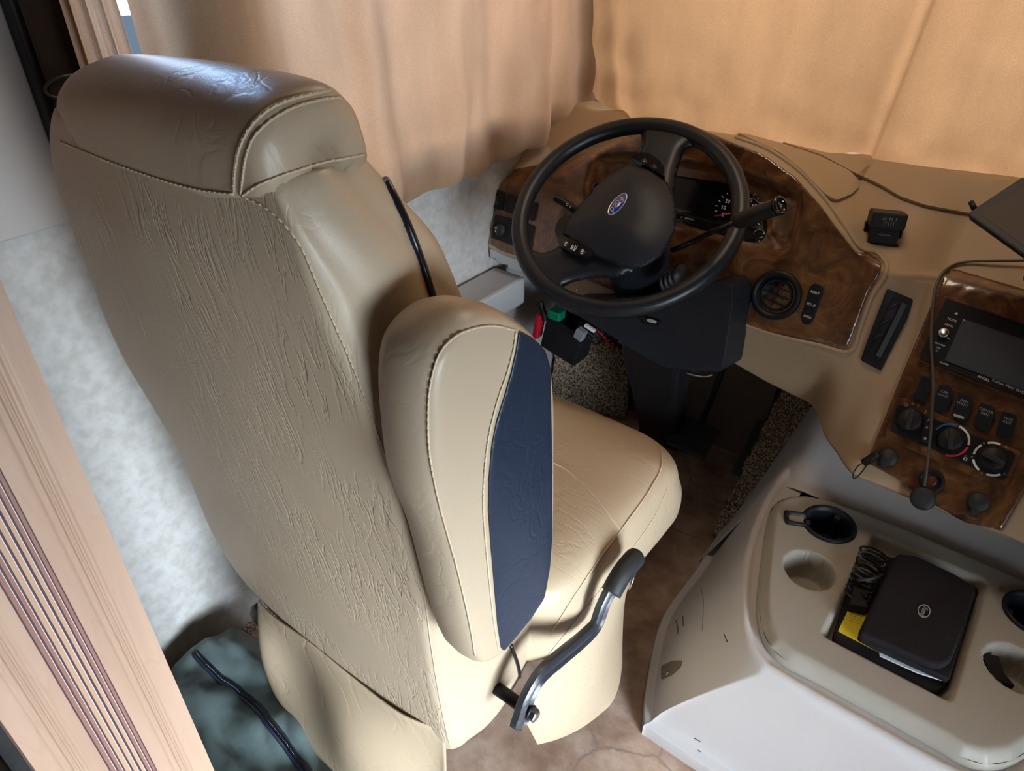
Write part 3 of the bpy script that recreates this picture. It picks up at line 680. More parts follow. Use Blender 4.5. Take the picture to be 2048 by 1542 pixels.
def front_fold(u, h):
    x = -1.045+u*2.195; c = -.322+h*.10
    f = .008*sin(x*24+h*3)+.005*sin(x*47-h*4+2)+.012*noise.noise(Vector((x*3, h*3, 5)))
    f += .034*sstep(-.016, .003, x-c)*exp(-max(0, x-c)/.12)-.010*exp(-((x-c+.03)/.02)**2)
    f += .030*exp(-((x+.985+h*.15)/.03)**2)*exp(-h*2.5)-.018*exp(-((x+.925+h*.22)/.02)**2)*exp(-h*3.5)+.022*exp(-((x+.86+h*.35)/.035)**2)*exp(-h*4)
    f += .016*noise.noise(Vector((x*14, h*16, 9)))*exp(-h*8)+.020*noise.noise(Vector((x*9-h*5, h*12, 4)))*exp(-h*4)*sstep(-.62, -.95, x)+.006*noise.noise(Vector((x*6, h*5, 12)))
    return f
crv('windshield_curtain', 'golden cotton curtain drawn across the windshield', front_path, front_zb, 1.80, front_fold, M['curtain'])
def aft_path(u): return (-1.055, .447+u*.075, 1, 0)
o = gridobj('aft_curtain', [[Vector((-1.050+.008*sin(i*.55)+.003*sin(i*1.9), .445+(.074-.012*(z-1.0))*i/40-.03*(z-1.2)*(i/40), z)) for i in range(41)] for z in [.86+.92*j/30 for j in range(31)]], M['curtain'])
tag(o, 'brown shaded curtain bunched beside the black seat belt', 'curtain')
# seat belt with pillar cover
bt = thing('seat_belt', 'black seat belt hanging down the left wall behind the headrest', 'seat belt', (-1.08, .42, 0))
box('pillar_cover', (-1.078, .423, 1.56), (.034, .060, .94), M['black'], bt, bevel=.004)
gridobj('webbing', [[Vector((-1.056+.002*sin(z*14), .402+.036*i/6-.02*(z-1.1)*.2, z)) for i in range(7)] for z in [1.10+.8*j/24 for j in range(25)]], M['belt'], bt, solid=.0014)
fr = frame_of((-1.052, .424, 1.165), (1, 0, -.25), (0, 1, 0))
o_, u_, v_, n_ = fr
tube('guide_ring', [o_+u_*.028*cos(a)+v_*.014*sin(a) for a in [pi*2*k/24 for k in range(25)]], .0022, M['castiron'], bt, sm=0)

# ------------------------------------------------------------------ dashboard
dash = thing('dashboard', 'beige dashboard with glossy burl wood panels across the front of the cab', 'dashboard', (-.2, 1.45, 0))
ZT = [(-1.10, .785), (-1.0, .80), (-.93, .835), (-.86, .885), (-.78, .935), (-.70, .957), (-.60, .966), (-.52, .960), (-.44, .935), (-.38, .905), (-.33, .872), (-.29, .845), (-.25, .818), (-.21, .806), (-.12, .795), (.5, .795), (1.10, .795)]
ZB = [(-1.10, .595), (-.97, .575), (-.50, .545), (-.45, .530), (-.36, .505), (-.26, .488), (-.18, .478), (1.1, .472)]
def dslope(x): return .35+.40*sstep(-.205, -.12, x)
def dyc(x): return 1.33+.020*sstep(-.205, -.12, x)
def front_y(x, z):
    y = dyc(x)+dslope(x)*(z-.7)
    if z < .635: y += (.635-z)*.62*(1-sstep(-.27, -.19, x))
    # recess of the instrument cluster
    a = 1-max(abs((x+.625)/.245)**3.2, 0)
    zc = .838+.010*cos((x+.62)*5); hz = .064
    b_ = 1-abs((z-zc)/hz)**3.2
    if a > 0 and b_ > 0: y += .034*sstep(0, .75, a*b_)
    return y
def dash_ring(x):
    zt = sinterp(ZT, x); zb = interp(ZB, x); P = []
    # underside, front face, top round, deck
    P.append(Vector((x, front_y(x, zb)+.22, zb+.02)))
    P.append(Vector((x, front_y(x, zb)+.02, zb-.002)))
    P.append(Vector((x, front_y(x, zb)+.006, zb)))
    n = 110; z1 = zt-.012
    for i in range(n+1):
        z = zb+.006+(z1-zb-.006)*i/n; P.append(Vector((x, front_y(x, z), z)))
    yt = dyc(x)+dslope(x)*(zt-.7)
    for k in range(1, 6):
        a = pi/2*k/6; P.append(Vector((x, yt-.004+.014*(1-cos(a)), z1+.012*sin(a))))
    ye = 1.66; ze = .930
    for i in range(0, 31):
        t = i/30; y = yt+.012+(ye-yt-.012)*t
        t2 = min(1, (y-yt-.012)/(1.585-yt-.012)); z = zt+(ze-zt)*(sstep(0, 1, t2) if zt > .87 else t2**1.2)
        P.append(Vector((x, y, z)))
    P.append(Vector((x, 1.665, .60)))
    return P
xs = [-1.098+i*(.40+1.098)/450 for i in range(451)]+[.40+.70*i/30 for i in range(1, 31)]
xs = [min(x, 1.10) for x in xs]
body = loft('dash_body', [dash_ring(x) for x in xs], M['dash'], dash)
body['label'] = 'beige moulded plastic body'
BD = bvh_of(body)
# driver wood fascia (the big arched panel), left fascia and centre-stack fascia
wood1 = patch('wood_fascia', BD, roundpoly([(1694, 697), (1640, 683), (1560, 668), (1500, 655), (1455, 643), (1380, 625), (1300, 610), (1180, 560), (1080, 526), (1000, 500), (968, 478), (963, 440), (972, 355), (1010, 345), (1090, 330), (1150, 300), (1215, 262), (1290, 246), (1370, 250), (1450, 280), (1530, 312), (1590, 355), (1640, 410), (1680, 465), (1712, 505), (1745, 512), (1764, 530), (1758, 552), (1738, 580), (1712, 650)], 10), M['burl'], dash, step=6, thick=.004)
wood1['label'] = 'arched glossy burl wood fascia around the gauges'
lf = None
wood2 = patch('stack_fascia', BD, roundpoly([(1732, 925), (1760, 860), (1800, 760), (1850, 640), (1888, 552), (1905, 540), (2048, 582), (2200, 640), (2140, 830), (2003, 1062), (1930, 1042), (1850, 1000), (1790, 955)], 8), M['burl'], dash, step=10, thick=.004)
wood2['label'] = 'glossy burl wood fascia of the centre stack'
BW = bvh_of(body, wood1, wood2)
# bright bezel line around the arch and the padded lids on top
P = hits(BD, [(1463, 640), (1560, 672), (1640, 690), (1700, 702), (1722, 650), (1745, 590), (1768, 555), (1771, 528), (1750, 505), (1720, 497), (1690, 455), (1650, 400), (1600, 345), (1535, 300), (1470, 276)], .001, 5)
tube('fascia_rim', P, .0045, M['dash'], dash, sm=0)
lid = patch('dash_lid', BD, roundpoly([(1470, 268), (1560, 292), (1640, 318), (1702, 348), (1718, 374), (1702, 392), (1668, 405), (1645, 392), (1600, 345), (1560, 312), (1510, 288)], 10), M['dashlid'], dash, step=9, thick=.006, bevel=.002)
pad = patch('rear_pad', BD, roundpoly([(1560, 290), (1650, 312), (1760, 326), (1900, 345), (2048, 364), (2140, 380), (2140, 470), (2048, 446), (1940, 430), (1850, 415), (1800, 398), (1760, 375), (1705, 350), (1640, 316)], 8), M['dashlid'], dash, step=10, thick=.007, bevel=.002)
# instrument cluster
lens = patch('cluster_lens', BD, roundpoly([(1180, 372), (1250, 338), (1345, 350), (1450, 366), (1500, 385), (1528, 412), (1538, 450), (1532, 478), (1515, 489), (1484, 484), (1400, 462), (1340, 443), (1250, 432), (1190, 420)], 8), M['lcd'], dash, step=9, off=.002, thick=.005)
lens['label'] = 'dark instrument cluster lens with dials'
BL = bvh_of(lens)
fr0 = fr_px(BL, 1440, 430, 1470, 437, .0006)
o_, u_, v_, n_ = fr0
Rd = .055; dc = hit(BL, 1478, 424, .0008)[0]
fd = frame_of(dc, n_, u_)
for i, s_ in enumerate(['0', '10', '20', '30', '40', '50', '60', '70', '80']):
    a = radians(205-i*28); p = dc+fd[1]*cos(a)*.034+fd[2]*sin(a)*.030
    text('numeral', s_, (p, fd[1], fd[2], fd[3]), .011, M['white'], lens)
tk = []
V = []; F = []
for i in range(17):
    a = radians(205-i*14); d = fd[1]*cos(a)+fd[2]*sin(a)*.88; v, f = tube_vf([dc+d*.046, dc+d*(.050 if i % 2 else .052)], .0007, 4, v0=len(V)); V += v; F += f
obj('dial_ticks', V, F, M['white'], lens)['kind'] = 'stuff'
d = fd[1]*cos(radians(202))+fd[2]*sin(radians(202))
tube('needle', [dc+d*.016+n_*.001, dc+d*.050+n_*.001], .0013, M['redmark'], lens, sm=0)
text('lettering', 'P  180421', fr_px(BL, 1375, 438, 1400, 443, .0008), .0075, M['dim'], lens)
for (x, y) in ((1518, 472), (1512, 448)):
    p, n2 = hit(BL, x, y, .001)
    tube('small_dial', [p+fd[1]*.012*cos(a)+fd[2]*.012*sin(a) for a in [radians(20+i*20) for i in range(9)]], .0005, M['dim'], lens, sm=0)
# round air vent right of the wheel
def round_vent(px, py, R, name, label=None):
    fr = fr_px(BW, px, py, px+20, py+8, .0); o_, u, v, n = fr
    a = lathe(name, fr, [(R, 0), (R, .006), (R*.93, .011), (R*.80, .010), (R*.74, .002), (R*.70, -.004), (0, -.004)], M['black'], dash, seg=40)
    g_ = lathe('vent_ball', fr, [(R*.69, -.003), (R*.66, .002), (R*.60, .004), (R*.56, .001), (R*.55, -.001), (0, -.001)], M['blacksoft'], a, seg=32)
    for k in (-1, 0, 1):
        box('vane', o_+v*(k*R*.30)+n*.004, (R*1.0 if k == 0 else R*.85, .0022, .008), M['blacksoft'], a, Matrix((u, v, n)).transposed(), bevel=0)
    box('vane', o_+n*.0045, (.002, R*.95, .006), M['blacksoft'], a, Matrix((u, v, n)).transposed(), bevel=0)
    box('vent_tab', o_+n*.007+u*.3*R, (.006, .006, .006), M['black'], a, Matrix((u, v, n)).transposed(), bevel=.001)
    return a
round_vent(1553, 590, .0485, 'round_vent')
# three-button strip
st_ = patch('button_strip', BW, roundpoly([(1631, 566), (1645, 572), (1647, 582), (1628, 640), (1618, 650), (1606, 647), (1603, 632), (1622, 572)], 6), M['blacksoft'], dash, step=5, thick=.005, bevel=.001)
for (x, y, t_) in ((1632, 585, 'RESET'), (1624, 609, 'SETUP'), (1617, 633, 'INFO')):
    b_ = patch('button', BW, roundpoly([(x-9, y-12), (x+11, y-7), (x+6, y+10), (x-13, y+6)], 3), M['black'], st_, step=5, off=.004, thick=.003, bevel=.0006)
    text('lettering', t_, fr_px(BW, x, y, x+10, y+3.5, .0078), .0065, M['white'], b_)
# tall slot vent between the two fascias
sv = patch('slot_vent', BW, roundpoly([(1774, 577), (1824, 599), (1812, 640), (1762, 742), (1722, 720), (1735, 680)], 5), M['black'], dash, step=6, thick=.005, bevel=.001)
sl = patch('slot_opening', BW, roundpoly([(1783, 592), (1812, 604), (1756, 722), (1733, 711)], 3), M['black'], sv, step=6, off=.0045, thick=.0015)
patch('vent_blade', BW, [(1800, 604), (1809, 608), (1762, 716), (1752, 711)], M['greyplastic' if 0 else 'screen'], sv, step=6, off=.006, thick=.004, bevel=.001)
for y in (615, 645, 675):
    x = 1783-(y-600)*.46; patch('louvre', BW, [(x-4, y), (x+16, y-10), (x+18, y-6), (x-2, y+5)], M['blacksoft'], sv, step=6, off=.005, thick=.003)
# left fascia switches
for poly, tx in (([(996, 380), (1012, 384), (1007, 421), (991, 417)], None), ([(1018, 387), (1035, 392), (1029, 428), (1012, 423)], None), ([(1058, 402), (1076, 406), (1069, 442), (1050, 437)], 1)):
    patch('rocker_switch', BW, roundpoly(poly, 3), M['black'], dash, step=5, thick=.007, bevel=.0012)
hs = patch('headlight_switch', BW, roundpoly([(992, 429), (1034, 440), (1030, 492), (983, 475)], 5), M['black'], dash, step=6, thick=.003, bevel=.001)
fr = fr_px(BW, 1005, 460, 1020, 464, .003)
kb = lathe('knob', fr, [(.0145, 0), (.0145, .010), (.012, .014), (0, .014)], M['rubber'], hs, seg=28)
box('knob_grip', fr[0]+fr[3]*.017, (.006, .026, .008), M['rubber'], kb, Matrix((fr[1], fr[2], fr[3])).transposed(), bevel=.002)
text('lettering', 'O\nI', (fr[0]+fr[3]*.0215-fr[1]*.003, fr[1], fr[2], fr[3]), .008, M['white'], kb)
dm = patch('dimmer_switch', BW, roundpoly([(1053, 446), (1072, 452), (1062, 505), (1042, 496)], 4), M['black'], dash, step=5, thick=.004, bevel=.001)
ls = patch('left_bezel', BD, roundpoly([(953, 352), (962, 348), (970, 350), (960, 476), (975, 492), (1010, 508), (1060, 525), (1060, 545), (1000, 528), (965, 512), (950, 490)], 3), M['ledge'], dash, step=6, thick=.006, bevel=.0015)
ls['label'] = 'pale grey rim around the left switch panel'
for (x, y) in ((1462, 711), (1155, 581)):
    p, n = hit(BD, x, y, 0); lathe('screw', frame_of(p, n), [(.004, 0), (.0035, .0015), (0, .002)], M['chrome'], dash, seg=12)

# ---- radio
RM = M['black']
rb_ = patch('radio_bezel', BW, roundpoly([(1889, 594), (2160, 684), (2110, 830), (1835, 722)], 5), M['burl'], dash, step=12, off=.0, thick=.0075, bevel=.002)
radio = patch('radio', BW, roundpoly([(1892, 600), (2150, 686), (2105, 822), (1838, 719)], 4), M['black'], dash, step=12, off=.006, thick=.008, bevel=.0015)
radio['label'] = 'black touchscreen stereo'
BR = bvh_of(radio)
patch('display_screen', BR, roundpoly([(1926, 638), (2140, 710), (2098, 800), (1889, 721)], 3), M['screen'], radio, step=12, off=.0004, thick=.0015)
fr = fr_px(BR, 1887, 667, 1900, 671, 0)
lathe('volume_knob', fr, [(.0088, 0), (.0088, .006), (.0075, .008), (0, .0075)], M['chrome'], radio, seg=24)
for (x, y, t_, s_) in ((1913, 627, '\u25B2', .006), (1904, 640, 'MODE', .0052), (1898, 651, 'MENU', .0052), (1880, 689, 'SD CARD', .0040), (1877, 696, 'USB', .0040), (1874, 702, 'AV', .0040), (1888, 727, 'SV-6008', .0042), (1897, 677, 'SEL', .004)):
    text('lettering', t_, fr_px(BR, x, y, x+10, y+3.6, .0006), s_, M['white'], radio)
text('lettering', 'ANGEL', fr_px(BR, 1967, 757, 1977, 761, .0006), .0060, M['white'], radio)
text('lettering', 'TruView "Multi" CD/DVD/SD', fr_px(BR, 2026, 777, 2036, 781, .0006), .0055, M['white'], radio)

# ---- rocker row
for (x, y, t_) in ((1848, 779, ''), (1886, 797, 'CAB\nLIGHT'), (1925, 815, 'GEN\nSTART'), (1969, 834, 'DRIVER\nFAN'), (2013, 851, 'PASS\nFAN')):
    P = [(x-9, y-27), (x+16, y-21), (x+22, y-11), (x+8, y+26), (x-3, y+30), (x-21, y+20), (x-21, y+8), (x-10, y-20)] if t_ else [(x-4, y-27), (x+15, y-20), (x+2, y+29), (x-22, y+17)]
    s_ = patch('stack_switch', BW, roundpoly(P, 5), M['blacksoft'], dash, step=5, off=.0005, thick=.009, bevel=.0018)
    if t_:
        text('lettering', t_, fr_px(BW, x+1, y-8, x+11, y-4.2, .0104), .0062, M['dim'], s_)
    if t_.startswith('GEN'): patch('indicator_bar', BW, roundpoly([(x-18, y+13), (x+3, y+20), (x+2, y+25), (x-19, y+18)], 2), M['dim'], s_, step=5, off=.0098, thick=.0008)
# ---- climate panel
cb = patch('climate_bezel', BW, roundpoly([(1795, 797), (1810, 797), (2042, 905), (2015, 968), (2000, 976), (1770, 878), (1772, 862)], 5), M['burl'], dash, step=12, off=0, thick=.006, bevel=.002)
cl = patch('climate_panel', BW, roundpoly([(1796, 808), (2032, 908), (2008, 962), (1780, 862)], 9), M['black'], dash, step=10, off=.0045, thick=.0045, bevel=.001)
BC = bvh_of(cl)
def arc(fr, r, a0, a1, m, parent, w_=.0018):
    o_, u, v, n = fr; k = max(3, int(abs(a1-a0)/8)); A = [radians(a0+(a1-a0)*i/k) for i in range(k+1)]
    V = [o_+u*cos(a)*rr+v*sin(a)*rr+n*.0006 for rr in (r-w_, r+w_) for a in A]; return obj('arc_mark', V, loop_faces(2, k+1, False), m, parent, solid=.0004)
for idx, (x, y) in enumerate(((1820, 841), (1901, 880), (1985, 918))):
    fr = fr_px(BC, x, y, x+12, y+5, 0); o_, u, v, n = fr
    kb = lathe('knob', fr, [(.0225, 0), (.0225, .003), (.0200, .005), (.0190, .014), (.0170, .016), (0, .016)], M['black'], cl, seg=36)
    ang = [radians(100), radians(110), radians(-5)][idx]; uu = u*cos(ang)+v*sin(ang)
    box('knob_grip', o_+n*.019, (.036, .0085, .010), M['rubber'], kb, Matrix((uu, n.cross(uu), n)).transposed(), bevel=.002)
    if idx == 0:
        for a, t_ in ((128, 'O'), (108, '*'), (88, '1'), (58, '2'), (28, '3'), (0, '4')):
            text('lettering', t_, (o_+u*cos(radians(a))*.0285+v*sin(radians(a))*.0285+n*.0004, u, v, n), .0085, M['dim'], cl)
    if idx == 1:
        arc(fr, .0275, 165, 92, M['bluemark'], cl); arc(fr, .0275, 86, 8, M['white'], cl); arc(fr, .0275, 2, -82, M['redmark'], cl)
    if idx == 2:
        for a0, a1 in ((128, 90), (190, 148), (250, 208), (318, 275)): arc(fr, .0275, a0, a1, M['white'], cl)
        for a in (72, 138, 199, 262, 330): text('lettering', 'n', (o_+u*cos(radians(a))*.029+v*sin(radians(a))*.029+n*.0004, u, v, n), .008, M['dim'], cl)
for (x, y, t_) in ((1849, 880, '*'), (1931, 917, 'o')):
    fr = fr_px(BC, x, y, x+10, y+4, 0); b_ = lathe('push_button', fr, [(.0065, 0), (.0065, .002), (.0055, .0028), (0, .0028)], M['blacksoft'], cl, seg=20)
    text('lettering', t_, (fr[0]+fr[3]*.003, fr[1], fr[2], fr[3]), .012, M['white'], b_)
# ---- power sockets
for i, (x, y, op) in enumerate(((1776, 915, 0), (1863, 962, 1), (1957, 1004, 0))):
    fr = fr_px(BW, x, y, x+10, y+4, 0); o_, u, v, n = fr
    if op:
        s_ = lathe('power_socket', fr, [(.0205, 0), (.0205, .004), (.018, .006), (.0145, .004), (.0135, -.003), (0, -.003)], M['black'], dash, seg=32)
        lathe('socket_contact', fr, [(.009, -.002), (.009, .0), (.006, .0005), (0, .0005)], mat('copper_contact', (.12, .04, .02), .4, metal=.6), s_, seg=20)
        c2 = fr_px(BW, 1846, 997, 1856, 1001, .014)
        lathe('socket_cap', c2, [(.0195, -.004), (.0205, 0), (.0195, .004), (.012, .006), (0, .006)], M['rubber'], s_, seg=32)
        tube('cap_strap', [o_-v*.016, c2[0]+v*.018], .003, M['rubber'], s_, sm=0)
    else:
        s_ = lathe('power_socket', fr, [(.0165, 0), (.0165, .005), (.0145, .008), (0, .0085)], M['rubber'], dash, seg=28)
        box('cap_tab', o_-v*.018+n*.005, (.010, .010, .004), M['rubber'], s_, Matrix((u, v, n)).transposed(), bevel=.001)
# gadget, tablet, cables
cmp_ = thing('dash_compass', 'small black compass in a bracket standing on the beige dash top', 'compass', (0, 0, 0))
pb, nb = hit(BD, 1762, 492)
cmp_.location = pb
def compass():
    uu = (hit(BD, 1790, 498)[0]-hit(BD, 1735, 488)[0]); uu.z = 0; uu.normalize(); vv = Vector((-uu.y, uu.x, 0)); zz = Vector((0, 0, 1)); R = Matrix((uu, vv, zz)).transposed()
    c = pb+vv*.022
    tz = c+zz*.029
    tilt = R @ Matrix.Rotation(radians(-12), 3, 'X')
    box('housing', tz-zz*.008, (.050, .040, .040), M['rubber'], cmp_, tilt, bevel=.003)
    hd = box('head', tz+zz*.016-vv*.003, (.060, .048, .030), M['rubber'], cmp_, tilt, bevel=.004)
    f2 = tilt @ Vector((0, -1, 0))
    fq = frame_of(tz+zz*.016-vv*.003+f2*.0246, f2, tilt @ Vector((1, 0, 0)))
    prism('dial_window', fq, rrect(.050, .021, .004), 0, .0006, M['rubber'], cmp_)
    fq2 = (fq[0]+fq[3]*.0010, fq[1], fq[2], fq[3])
    text('lettering', '33  N  3\n| | | | |', fq2, .0075, M['dim'], cmp_)
    fh = frame_of(tz-zz*.012+f2*.0206, f2, tilt @ Vector((1, 0, 0)))
    text('lettering', 'Airguide', fh, .006, M['dim'], cmp_, shear=.3)
    for s_ in (-1, 1):
        tube('bracket_arm', [c+uu*s_*.030+zz*.032, c+uu*s_*.031+zz*.012, c+uu*s_*.026+zz*.003], .0028, M['black'], cmp_, up=(0, 1, 0), flat=1.5)
        lathe('pivot_knob', frame_of(c+uu*s_*.030+zz*.032, uu*s_), [(.005, 0), (.005, .004), (0, .0045)], M['black'], cmp_, seg=16)
    box('bracket_foot', c+zz*.003-vv*.012, (.058, .020, .006), M['black'], cmp_, R, bevel=.002)
compass()
tab = thing('tablet', 'black tablet propped at an angle on the right of the dash', 'tablet', (.03, 1.38, .86))
def tablet():
    a = PY(1932, 428, 1.345); b_ = PY(2012, 326, 1.43); c = PY(2086, 538, 1.265)
    u = (c-a).normalized(); v = (b_-a); v = (v-u*v.dot(u)); hh = v.length; v.normalize(); n = u.cross(v)
    L = .235; o = a+u*L/2+v*hh/2; fr = (o, u, v, n)
    if n.dot(CAM-o) < 0: fr = (o, u, v, -n)
    prism('case', fr, rrect(L, hh, .010), -.010, 0, M['blacksoft'], tab, bevel=.002)
    prism('glass', fr, rrect(L-.006, hh-.006, .008), 0, .0008, M['rubber'], tab)
    prism('display', fr, rrect(L-.036, hh-.024, .001), .0008, .0011, mat('tablet_display', (.06, .042, .034), .5, spec=.2), tab)
    box('side_button', a+v*hh*.995+u*.030-fr[3]*.004, (.022, .003, .004), M['black'], tab, Matrix((u, v, n)).transposed(), bevel=.0008)
    tube('plug', [a+v*.016-u*.001-fr[3]*.004, a+v*.022-u*.016-fr[3]*.004], [.0045, .0045] if 0 else .0045, M['black'], tab, sm=0)
    foot = o-fr[3]*.012-v*hh*.2
    tube('stand', [foot, foot-fr[3]*.03+Vector((0, 0, -.03)), Vector((foot.x-.0, 1.42, .83))], .008, M['black'], tab)
    return a
ta = tablet()
cab = []
for (x, y, o_) in ((2110, 518, .02), (2048, 521, .014), (1985, 522, .010), (1930, 524, .006), (1896, 536, .006), (1874, 566, .010), (1866, 610, .012), (1862, 680, .016), (1866, 760, .022), (1863, 840, .024), (1858, 900, .022), (1852, 950, .018), (1849, 972, .013)):
    p = hit(BW, x, y)[0]
    if p: cab.append(p+(CAM-p).normalized()*o_)
o = tube('charging_cable', cab, .0026, M['cable']); tag(o, 'grey charging cable draped over the centre stack down to the open socket', 'cable')
pn = thing('adapter_plug', 'small black adapter with a wire loop dangling at the lower left of the centre stack', 'adapter', hit(BW, 1748, 916)[0])
p0 = hit(BW, 1752, 912)[0]; nn = hit(BW, 1752, 912)[1]
tube('plug_body', [hit(BW, 1754, 908)[0]+nn*.012, p0+nn*.012, PY(1727, 926, (p0+nn*.02).y)], .0075, M['black'], pn, sm=2)
yl = (p0+nn*.055).y
tube('wire_loop', [PY(x, y, yl) for x, y in ((1728, 925), (1716, 932), (1706, 948), (1708, 957), (1716, 952), (1728, 938), (1736, 926))], .0011, M['black'], pn)

# ------------------------------------------------------------------ steering wheel and column
WC = Vector((-.645, 1.177, .867)); tt = radians(55.); ay = radians(10)
WN = Vector((sin(ay)*cos(tt), -cos(ay)*cos(tt), sin(tt))).normalized()
wh = thing('steering_wheel', 'black steering wheel with blue oval badge on its hub', 'steering wheel', WC)
wu = Vector((1, 0, 0)); wu = (wu-WN*wu.dot(WN)).normalized(); wv = WN.cross(wu); WF = (WC, wu, wv, WN)
def torus(name, fr, R, r, m, parent, n=120, k=18, flat=1.0):
    o_, u, v, nn = fr; rings = []
    for i in range(n):
        a = 2*pi*i/n; d = u*cos(a)+v*sin(a)
        rings.append([o_+d*(R+r*cos(2*pi*j/k))+nn*r*flat*sin(2*pi*j/k) for j in range(k)])
    rings.append(rings[0]); V = [p for r_ in rings[:-1] for p in r_]; F = []
    for i in range(n):
        for j in range(k):
            a = i*k+j; b_ = i*k+(j+1) % k; c = ((i+1) % n)*k+(j+1) % k; d = ((i+1) % n)*k+j; F.append((a, d, c, b_))
    return obj(name, V, F, m, parent)
torus('rim', WF, .2085, .0165, M['rim'], wh, flat=1.0)
def wpoly(name, px, h0, dome, thick, m, parent, step=.006, fillet=12, edge=.03):
    P = [pl(x, y, WC+WN*h0, WN) for x, y in roundpoly(px, fillet)]
    L = [((p-WC).dot(wu), (p-WC).dot(wv)) for p in P]; V2, F2 = cdt(L, step)
    def ed(x, y):
        d = 9
        for i in range(len(L)):
            a = Vector(L[i]); b_ = Vector(L[(i+1) % len(L)]); q = Vector((x, y)); ab = b_-a
            t = max(0, min(1, (q-a).dot(ab)/max(ab.length_squared, 1e-12))); d = min(d, (q-a-ab*t).length)
        return d
    V = [WC+wu*v.x+wv*v.y+WN*(h0+dome*(1-(1-min(1, ed(v.x, v.y)/edge))**2)) for v in V2]
    f0 = F2[0]; nn = (V[f0[1]]-V[f0[0]]).cross(V[f0[2]]-V[f0[0]])
    if nn.dot(WN) < 0: F2 = [f[::-1] for f in F2]
    return obj(name, V, F2, m, parent, solid=-thick)
sp1 = wpoly('spoke', [(1262, 244), (1281, 262), (1284, 290), (1268, 322), (1262, 370), (1320, 430), (1346, 440), (1352, 350), (1368, 302), (1386, 293), (1412, 296), (1425, 282), (1370, 252), (1320, 240)], -.006, .012, .016, M['rim'], wh, fillet=14, edge=.018)
sp2 = wpoly('spoke', [(1026, 455), (1042, 478), (1062, 500), (1088, 507), (1115, 496), (1140, 465), (1220, 500), (1280, 535), (1240, 556), (1185, 556), (1140, 566), (1122, 578), (1126, 592), (1160, 606), (1100, 596), (1050, 545)], -.006, .012, .016, M['rim'], wh, fillet=14, edge=.018)
hub = wpoly('hub_cover', [(1262, 327), (1300, 338), (1338, 366), (1352, 405), (1353, 450), (1338, 492), (1312, 522), (1272, 538), (1240, 535), (1195, 514), (1124, 470), (1130, 450), (1160, 408), (1198, 366), (1235, 338)], .018, .022, .03, M['blacksoft'], wh, fillet=16, edge=.075)
hub['label'] = 'smooth charcoal airbag cover'
BH = bvh_of(hub, sp1, sp2)
for px, tx in (([(1262, 322), (1282, 312), (1300, 314), (1320, 328), (1331, 344), (1330, 362), (1296, 340)], ((1289, 324, '+'), (1308, 336, '-'))), ([(1118, 479), (1124, 476), (1150, 487), (1190, 508), (1186, 516), (1172, 520), (1150, 516), (1124, 500), (1117, 490)], ((1132, 489, 'ON'), (1148, 497, 'SET\nACC'), (1165, 505, 'CST')))):
    pod = patch('button_pod', BH, roundpoly(px, 5), M['blackgloss'], wh, step=6, thick=.012, bevel=.001, plane=(WC+WN*.012, WN))
    bb = bvh_of(pod)
    for x, y, t_ in tx:
        h_ = hit(bb, x, y, .0004)
        if h_[0] is None: continue
        b_ = patch('button', bb, roundpoly([(x-8, y-2), (x+1, y-8), (x+7, y+1), (x-2, y+7)], 3), M['black'], pod, step=5, off=.0002, thick=.0016)
        text('lettering', t_, fr_px(bb, x, y, x+6, y-11, .0022), .0062, M['white'], b_ or pod)
# blue oval badge
def badge(fr, a, b_, m_f, m_r, parent, body, size):
    o_, u, v, n = fr
    q = lathe('badge', fr, [(a, 0), (a, .0016), (a*.97, .0022), (a*.93, .0016), (0, .0017)], m_r, parent, seg=48, sy=b_/a)
    lathe('badge_face', (o_+n*.0008, u, v, n), [(a*.90, 0), (a*.90, .0016), (0, .0017)], m_f, q, seg=48, sy=b_/a*.96)
    text('lettering', body, (o_+n*.0028, u, v, n), size, M['silver'], q, shear=.35, sx=.95)
p1, n1 = hit(BH, 1235, 409); pa = hit(BH, 1250, 390)[0]
badge(frame_of(p1, n1, hit(BH, 1222, 426)[0]-pa), .027, .0115, M['oval'], M['silver'], wh, 'Ford', .0195)
# column and shroud
col = thing('steering_column', 'black steering column with stalks and ribbed tilt bellows behind the wheel', 'steering column', (-.62, 1.30, 0))
ax = -WN
c0 = WC+ax*.012
cw = .055
rings = []
for h_, a, b_ in [(0.0, .050, .045), (.03, .062, .055), (.07, .070, .060), (.12, .072, .062), (.17, .070, .060), (.24, .066, .058)]:
    o_ = c0+ax*h_; rings.append([o_+wu*a*cos(t)*(1 if abs(cos(t)) < .9 else 1)+wv*b_*sin(t) for t in [2*pi*k/32 for k in range(32)]])
shr = loft('column_shroud', rings, M['blacksoft'], col)
BS = bvh_of(shr)
# ribbed tilt bellows on the right of the shroud
for k, (x, y) in enumerate(((1336, 562), (1344, 558), (1352, 554), (1361, 549))):
    c = PY(x, y, 1.185); fr = frame_of(c, (.85, -.3, .25), (0, .2, 1))
    lathe('bellows_rib', fr, [(.020, -.003), (.0235-.001*k, 0), (.020, .003)], M['black'], col, seg=28)
